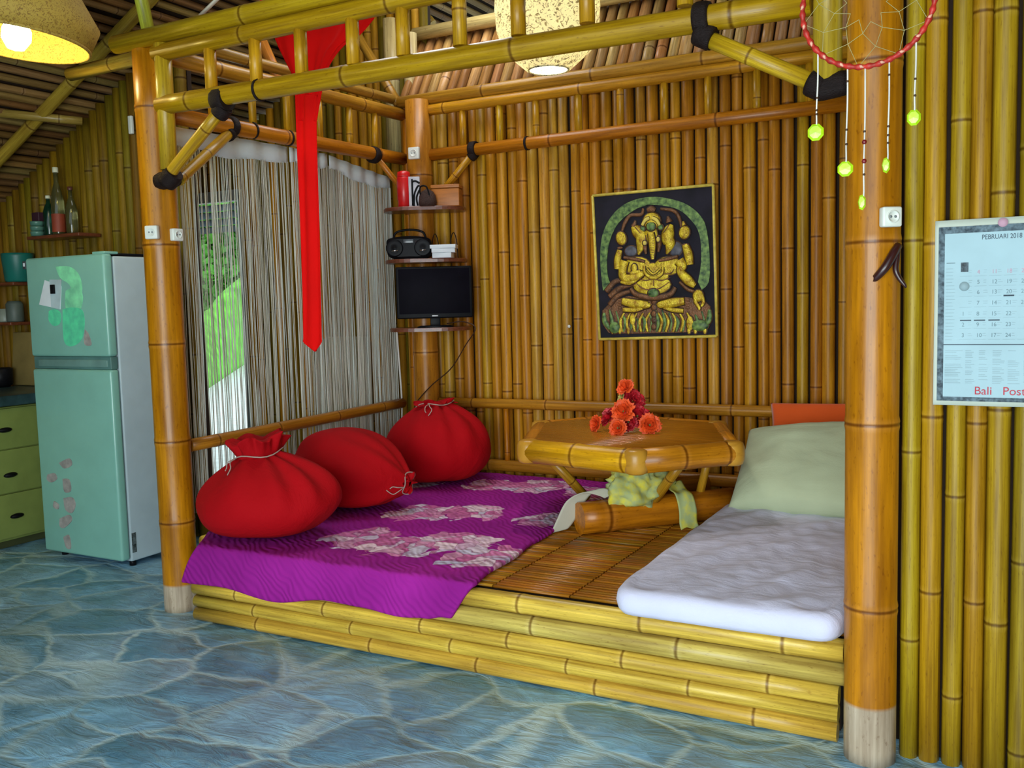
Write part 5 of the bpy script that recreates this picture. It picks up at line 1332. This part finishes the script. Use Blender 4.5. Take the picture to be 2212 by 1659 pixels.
txt('dates', [i for k, i in enumerate(items) if i[0] not in ('4', '11', '18', '25')], plain('date_ink', (0.20, 0.30, 0.34), 0.7)); txt('sunday_dates', [i for i in items if i[0] in ('4', '11', '18', '25')], PINK)
m = MB(); r_ = random.Random(4); y = CY_ - 0.0072
def ln(x0, x1, z, h=.0009): m.box((x0, y - .0002, z - h / 2), (x1, y + .0002, z + h / 2))
for r in range(7):
    for c_ in range(5):
        for k in range(2): ln(gx[c_] + .010, gx[c_] + .010 + r_.uniform(.006, .012), gz[r] + .010 - k * .006, .0012)
        ln(gx[c_] - .012, gx[c_] + .018, gz[r] - .006, .0007)
for k in range(22): ln(ix0 + .004, ix0 + .004 + r_.uniform(.016, .024), 1.462 - k * .0095, .0013)
for k in range(20):
    for x0, w_ in ((ix0 + .004, .046), (-.128, .024), (-.094, .024), (-.060, .030), (-.022, .03), (.016, .03), (.055, .04)):
        if r_.random() < .8: ln(x0, x0 + w_ * r_.uniform(.6, 1), 1.232 - k * .0048, .0016)
m.build('small_print', LINK, t)['kind'] = 'stuff'
m = MB(); ln(ix0, ix1, 1.249, .0022)
for k, x0 in enumerate((-.143, -.108, -.072)): ln(x0, x0 + .028, 1.317, .003)
ln(-.036, -.010, 1.384, .004); ln(ix0 + .005, ix0 + .027, 1.478, .0012); ln(-.094, .06, 1.098, .001)
m.build('rules_and_pen_marks', INK, t)
m = MB(); ln(-.143, -.124, 1.4655, .026); m.build('portrait_block', plain('portrait_ink', (.08, .11, .13), .7, var=.4, scale=120), t)
m = MB(); m.lathe([(0.0125, 0), (0.0125, .0006), (0, .0006)], (0, 0, 0), 24, M=on_page(-.0405, 1.5835)); m.build('round_seal', PINK, t)
m = MB(); m.lathe([(0.013, 0), (0.013, .0006), (0, .0006)], (0, 0, 0), 24, M=on_page(-.1335, 1.412)); m.build('round_picture', LINK, t)

# ------------------------------------------------------------------ refrigerator
FX0, FX1, FY0, FY1, FZ = -4.92, -4.265, 3.375, 3.90, 1.715
t = thing('refrigerator', 'tall pale two-door refrigerator with stickers and a note on the freezer door', 'refrigerator', ((FX0 + FX1) / 2, 3.68, 0))
FRM = plain('fridge_enamel', (0.24, 0.52, 0.43), 0.32, coat=0.3, var=0.03); FRS = plain('fridge_side', (0.44, 0.54, 0.58), 0.45, var=0.03)
m = MB(); m.rbox((FX0 + .008, FY0 + .065, 0.03), (FX1 - .004, FY1, FZ - .012), .012); m.build('cabinet', FRS, t)
m = MB(); m.rbox((FX0, FY0, 1.165), (FX1, FY0 + .058, FZ), .016, seg=4); fd = m.build('door', FRM, t)
m = MB(); m.rbox((FX0, FY0, 0.045), (FX1, FY0 + .058, 1.095), .016, seg=4); ld = m.build('door', FRM, t)
m = MB(); m.rbox((FX0 + .006, FY0 + .012, 1.096), (FX1 - .006, FY0 + .056, 1.164), .004)
m.build('handle_band', plain('grey_green_band', (0.10, 0.22, 0.20), 0.4), t)
m = MB(); m.rbox((FX0 + .05, FY0 + .006, 1.108), (FX1 - .03, FY0 + .020, 1.148), .004); m.build('handle_recess', plain('band_light', (0.16, 0.30, 0.27), 0.4), t)
for x in (FX0 + .04, FX1 - .04):
    for y in (FY0 + .10, FY1 - .06):
        m = MB(); m.lathe([(.018, 0), (.018, .03), (0, .03)], (x, y, 0), 12); m.build('foot', BLACK, t)
m = MB(); m.rbox((FX1 - .10, FY0 + .01, FZ - .002), (FX1 - .004, FY0 + .10, FZ + .012), .004); m.build('hinge_cover', FRM, t)
def fp(px, py, k=0.0): p = WY(px, py, FY0); return Vector((p.x, FY0 - k, p.z))
m = MB(); P_ = [(97, 605), (133, 618), (131, 668), (85, 658)]; m.poly([fp(a, b_) for a, b_ in P_][::-1], .002, (0, -1, 0)); m.build('paper_note', PAPER, fd)
m = MB(); P_ = [(108, 604), (134, 604), (130, 668), (112, 664)]; m.poly([fp(a, b_, .002) for a, b_ in P_][::-1], .002, (0, -1, 0)); m.build('paper_note', plain('second_note', (.48, .60, .64), .6), fd)
m = MB(); m.rbox(tuple(fp(114, 630) - Vector((.007, .012, .012))), tuple(fp(119, 617) + Vector((.004, 0, .006))), .002); m.build('magnet', BLACK, fd)
m = MB(); p = fp(53, 573); m.rbox((p.x - .015, FY0 - .003, p.z - .022), (p.x + .014, FY0 + .001, p.z + .022), .002); m.build('corner_badge', plain('dark_badge', (.05, .06, .07), .4), fd)
m = MB(); m.rbox((p.x - .008, FY0 - .0045, p.z - .008), (p.x + .006, FY0 - .001, p.z + .012), .0015); m.build('badge_spot', PAPER, fd)
SK = [0]
def sticker(P_, mat, parent, k=.0006, nm='sticker'):
    SK[0] += 1; k = .0006 + .00035 * SK[0]
    m = MB(); C_ = curve_pts([Vector((a, b_, 0)) for a, b_ in P_ + P_[:1]], 4)[:-1]
    m.poly([fp(q.x, q.y) for q in C_][::-1], k, (0, -1, 0)); m.build(nm, mat, parent)
SG = plain('mint_sticker', (0.26, 0.78, 0.42), 0.5, var=.25, scale=14, dark=(.18, .56, .34)); SG2 = plain('green_sticker', (0.10, 0.66, 0.34), 0.5, var=.3, scale=20, dark=(.10, .56, .34))
SPk = plain('coral_sticker', (0.40, 0.36, 0.34), 0.6, var=.2, scale=20)
sticker([(120, 576), (150, 576), (170, 592), (178, 622), (172, 650), (158, 640), (150, 615), (130, 600)], SG, fd)
sticker([(142, 628), (160, 622), (178, 634), (176, 664), (160, 670), (142, 664)], SG, fd)
sticker([(136, 668), (156, 664), (178, 670), (183, 700), (176, 734), (156, 748), (140, 740), (136, 705)], SG2, fd)
sticker([(106, 672), (118, 668), (131, 676), (130, 698), (117, 704), (106, 692)], SG2, fd)
sticker([(184, 712), (192, 722), (198, 745), (183, 743)], SPk, fd)
for P_ in ([(103, 1025), (118, 1022), (124, 1034), (112, 1042), (102, 1036)], [(128, 1000), (150, 990), (156, 1004), (140, 1012)], [(136, 1034), (150, 1036), (154, 1060), (140, 1062)], [(138, 1076), (156, 1074), (164, 1090), (156, 1108), (142, 1100)],
           [(130, 1120), (150, 1112), (156, 1124), (140, 1140), (130, 1136)], [(138, 1160), (150, 1156), (154, 1184), (144, 1182)], [(118, 1082), (128, 1090), (126, 1100), (116, 1094)]):
    sticker(P_, SPk, ld, nm='flower_decal')
m = MB(); p = WX(290, 1172, FX1 - .004); m.box((FX1 - .005, p.y - .014, p.z - .055), (FX1 - .003, p.y + .014, p.z + .055)); m.build('rating_label', plain('label_grey', (.10, .13, .13), .6, var=.5, scale=60), t)
m = MB(); m.rbox((-4.86, 3.50, FZ - .012), (-4.30, 3.88, FZ + .006), .004); tag(m.build('dark_tray', BLACK), 'dark flat tray lying on top of the refrigerator', 'tray')

# ------------------------------------------------------------------ kitchen counter
KX = -5.30
t = thing('drawer_cabinet', 'green-yellow kitchen cabinet with three drawers at the left edge', 'cabinet', (-5.6, 3.1, 0))
CABM = plain('olive_paint', (0.23, 0.29, 0.07), 0.5, var=.06); CABD = plain('cabinet_dark', (0.06, 0.07, 0.02), 0.8)
m = MB(); m.rbox((-5.95, 2.45, 0.05), (KX - .02, 4.05, 0.855), .004); m.build('carcass', CABM, t)
for i, (z0, z1) in enumerate(((0.068, 0.332), (0.340, 0.598), (0.606, 0.846))):
    for y0, y1 in ((3.22, 3.90),):
        m = MB(); m.rbox((KX - .021, y0, z0), (KX, y1, z1), .003); dw = m.build('drawer', CABM, t)
        p = WX((37, 23, 11)[i], (1114, 1026, 929)[i], KX); m = MB()
        m.lathe([(0, 0), (1, 0), (.8, .5), (0, 1)], (0, 0, 0), 16, M=Matrix.Translation((KX, p.y, p.z)) @ Matrix(((0, 0, .022, 0), (.045, 0, 0, 0), (0, .016, 0, 0), (0, 0, 0, 1)))); m.build('cup_handle', BLACK, dw)
m = MB(); m.rbox((-5.93, 2.47, 0.0), (KX - .06, 4.03, 0.06), .003); m.build('plinth', CABD, t)
m = MB(); m.rbox((-5.99, 2.40, 0.862), (KX + .03, 4.08, 0.925), .008); tag(m.build('countertop', plain('dark_stone_counter', (0.05, 0.11, 0.12), 0.35, var=.3)), 'dark stone worktop on the green drawer cabinet', 'worktop')
def kshelf(label, z, x0, x1, d_=.16):
    m = MB(); m.rbox((x0, 4.075 - d_, z - .022), (x1, 4.08, z), .004); return tag(m.build('wall_shelf', SHELF), label, 'shelf')
kp = lambda px, py, y=3.99: WY(px, py, y)
kshelf('reddish kitchen wall shelf carrying bottles above the refrigerator', 1.905, kp(80, 510).x, kp(192, 510).x)
kshelf('small kitchen wall shelf at the left edge below the teal tub', 1.355, kp(-60, 700).x, kp(46, 700).x)
kshelf('kitchen wall shelf holding the teal tub at the left edge', 1.62, kp(-60, 600).x, kp(50, 600).x)
def glass(name, col, r=.15):
    m, n, l, b = nt(name); b.inputs['Base Color'].default_value = (*col, 1); b.inputs['Roughness'].default_value = r; b.inputs['Transmission Weight'].default_value = .85; return m
GC = glass('clear_glass', (.30, .30, .12), .08); GG = glass('green_glass', (.02, .16, .09)); GR = glass('red_brown_glass', (.30, .06, .02))
def bottle(label, px, y, h, r, body, capm, nk=.45, z=1.905):
    c = Vector((kp(px, 500, y).x, y, z)); t = thing('bottle', label, 'bottle', tuple(c), group='bottles on the kitchen shelf')
    m = MB(); m.lathe([(0, .002), (r * .95, .002), (r, .01), (r, h * (1 - nk)), (r * .75, h * (1 - nk * .72)), (r * .36, h * (1 - nk * .45)), (r * .34, h * .93), (0, h * .93)], c, 24); m.build('glass_body', body, t)
    m = MB(); m.lathe([(r * .42, h * .925), (r * .45, h * .93), (r * .45, h), (0, h)], c, 18); m.build('cap', capm, t)
    return t
PALEC = plain('pale_cap', (.75, .75, .55), .4)
b1 = bottle('tall clear bottle with a pale round cap, tallest on the kitchen shelf', 128, 3.99, .43, .040, GC, PALEC, .5)
m = MB(); c = Vector((kp(128, 500).x, 3.99, 1.905)); m.lathe([(.0405, .02), (.0412, .025), (.0412, .13), (.0405, .135)], c, 24, cap=False); m.build('label', plain('red_label', (.30, .05, .02), .6), b1)
bottle('dark green bottle left of the tall clear bottle', 108, 3.97, .255, .034, GG, PALEC, .4)
bottle('small red-brown bottle at the right of the shelf bottles', 157, 4.0, .30, .036, GC, plain('dark_cap', (.10, .03, .02), .4), .5)
c = Vector((kp(93, 500).x, 3.99, 1.905)); m = MB(); m.rbox((c.x - .05, 3.95, 1.905), (c.x + .022, 4.04, 2.06), .004); tag(m.build('dark_box', plain('dark_purple_carton', (.05, .015, .03), .5)), 'dark carton at the left end of the bottle shelf', 'box')
c = Vector((kp(97, 500).x + .01, 3.93, 1.905)); m = MB()
for k in range(3): m.lathe([(.038, k * .032), (.042, k * .032 + .02), (.042, k * .032 + .028), (0, k * .032 + .028)], c, 20)
tag(m.build('stacked_bowls', plain('green_grey_ceramic', (.09, .22, .17), .3)), 'small stack of green-grey bowls before the dark carton', 'bowls')
c = Vector((kp(38, 560).x, 3.99, 1.62)); m = MB(); m.lathe([(.075, 0), (.085, .01), (.10, .17), (.10, .19), (0, .19)], c, 28); tag(m.build('plastic_tub', plain('teal_plastic', (0.01, 0.16, 0.13), .4)), 'teal plastic tub on the shelf at the left edge beside the refrigerator', 'tub')
c = Vector((kp(30, 640).x, 3.99, 1.355)); m = MB(); m.lathe([(.05, 0), (.055, .01), (.055, .12), (.04, .14), (0, .14)], c, 24); tag(m.build('grey_canister', plain('dull_grey', (.10, .13, .11), .5)), 'dull grey canister on the lower small kitchen shelf', 'canister')
c = Vector((kp(8, 640).x, 3.99, 1.355)); m = MB(); m.lathe([(.04, 0), (.042, .01), (.042, .09), (0, .09)], c, 24); tag(m.build('small_jar', plain('pale_jar', (.30, .34, .28), .4)), 'small pale jar at the left end of the lower kitchen shelf', 'jar')
a = WY(60, 815, 3.98); m = MB(); M = Matrix.Translation((a.x - .02, 3.97, .927)) @ Matrix.Rotation(-.10, 4, 'X'); m.rbox((-.13, -.012, 0), (.13, .012, .36), .01, M=M, seg=4); tag(m.build('cutting_board', plain('tan_wood', (.26, .19, .06), .6)), 'tan wooden cutting board leaning on the kitchen wall beside the refrigerator', 'board')
a = WY(22, 790, 3.93); m = MB(); m.lathe([(.05, 0), (.07, .02), (.075, .12), (.06, .13), (0, .13)], (a.x, 3.86, .925), 24); tag(m.build('cooking_pot', BLACK), 'black cooking pot on the worktop before the cutting board', 'pot')
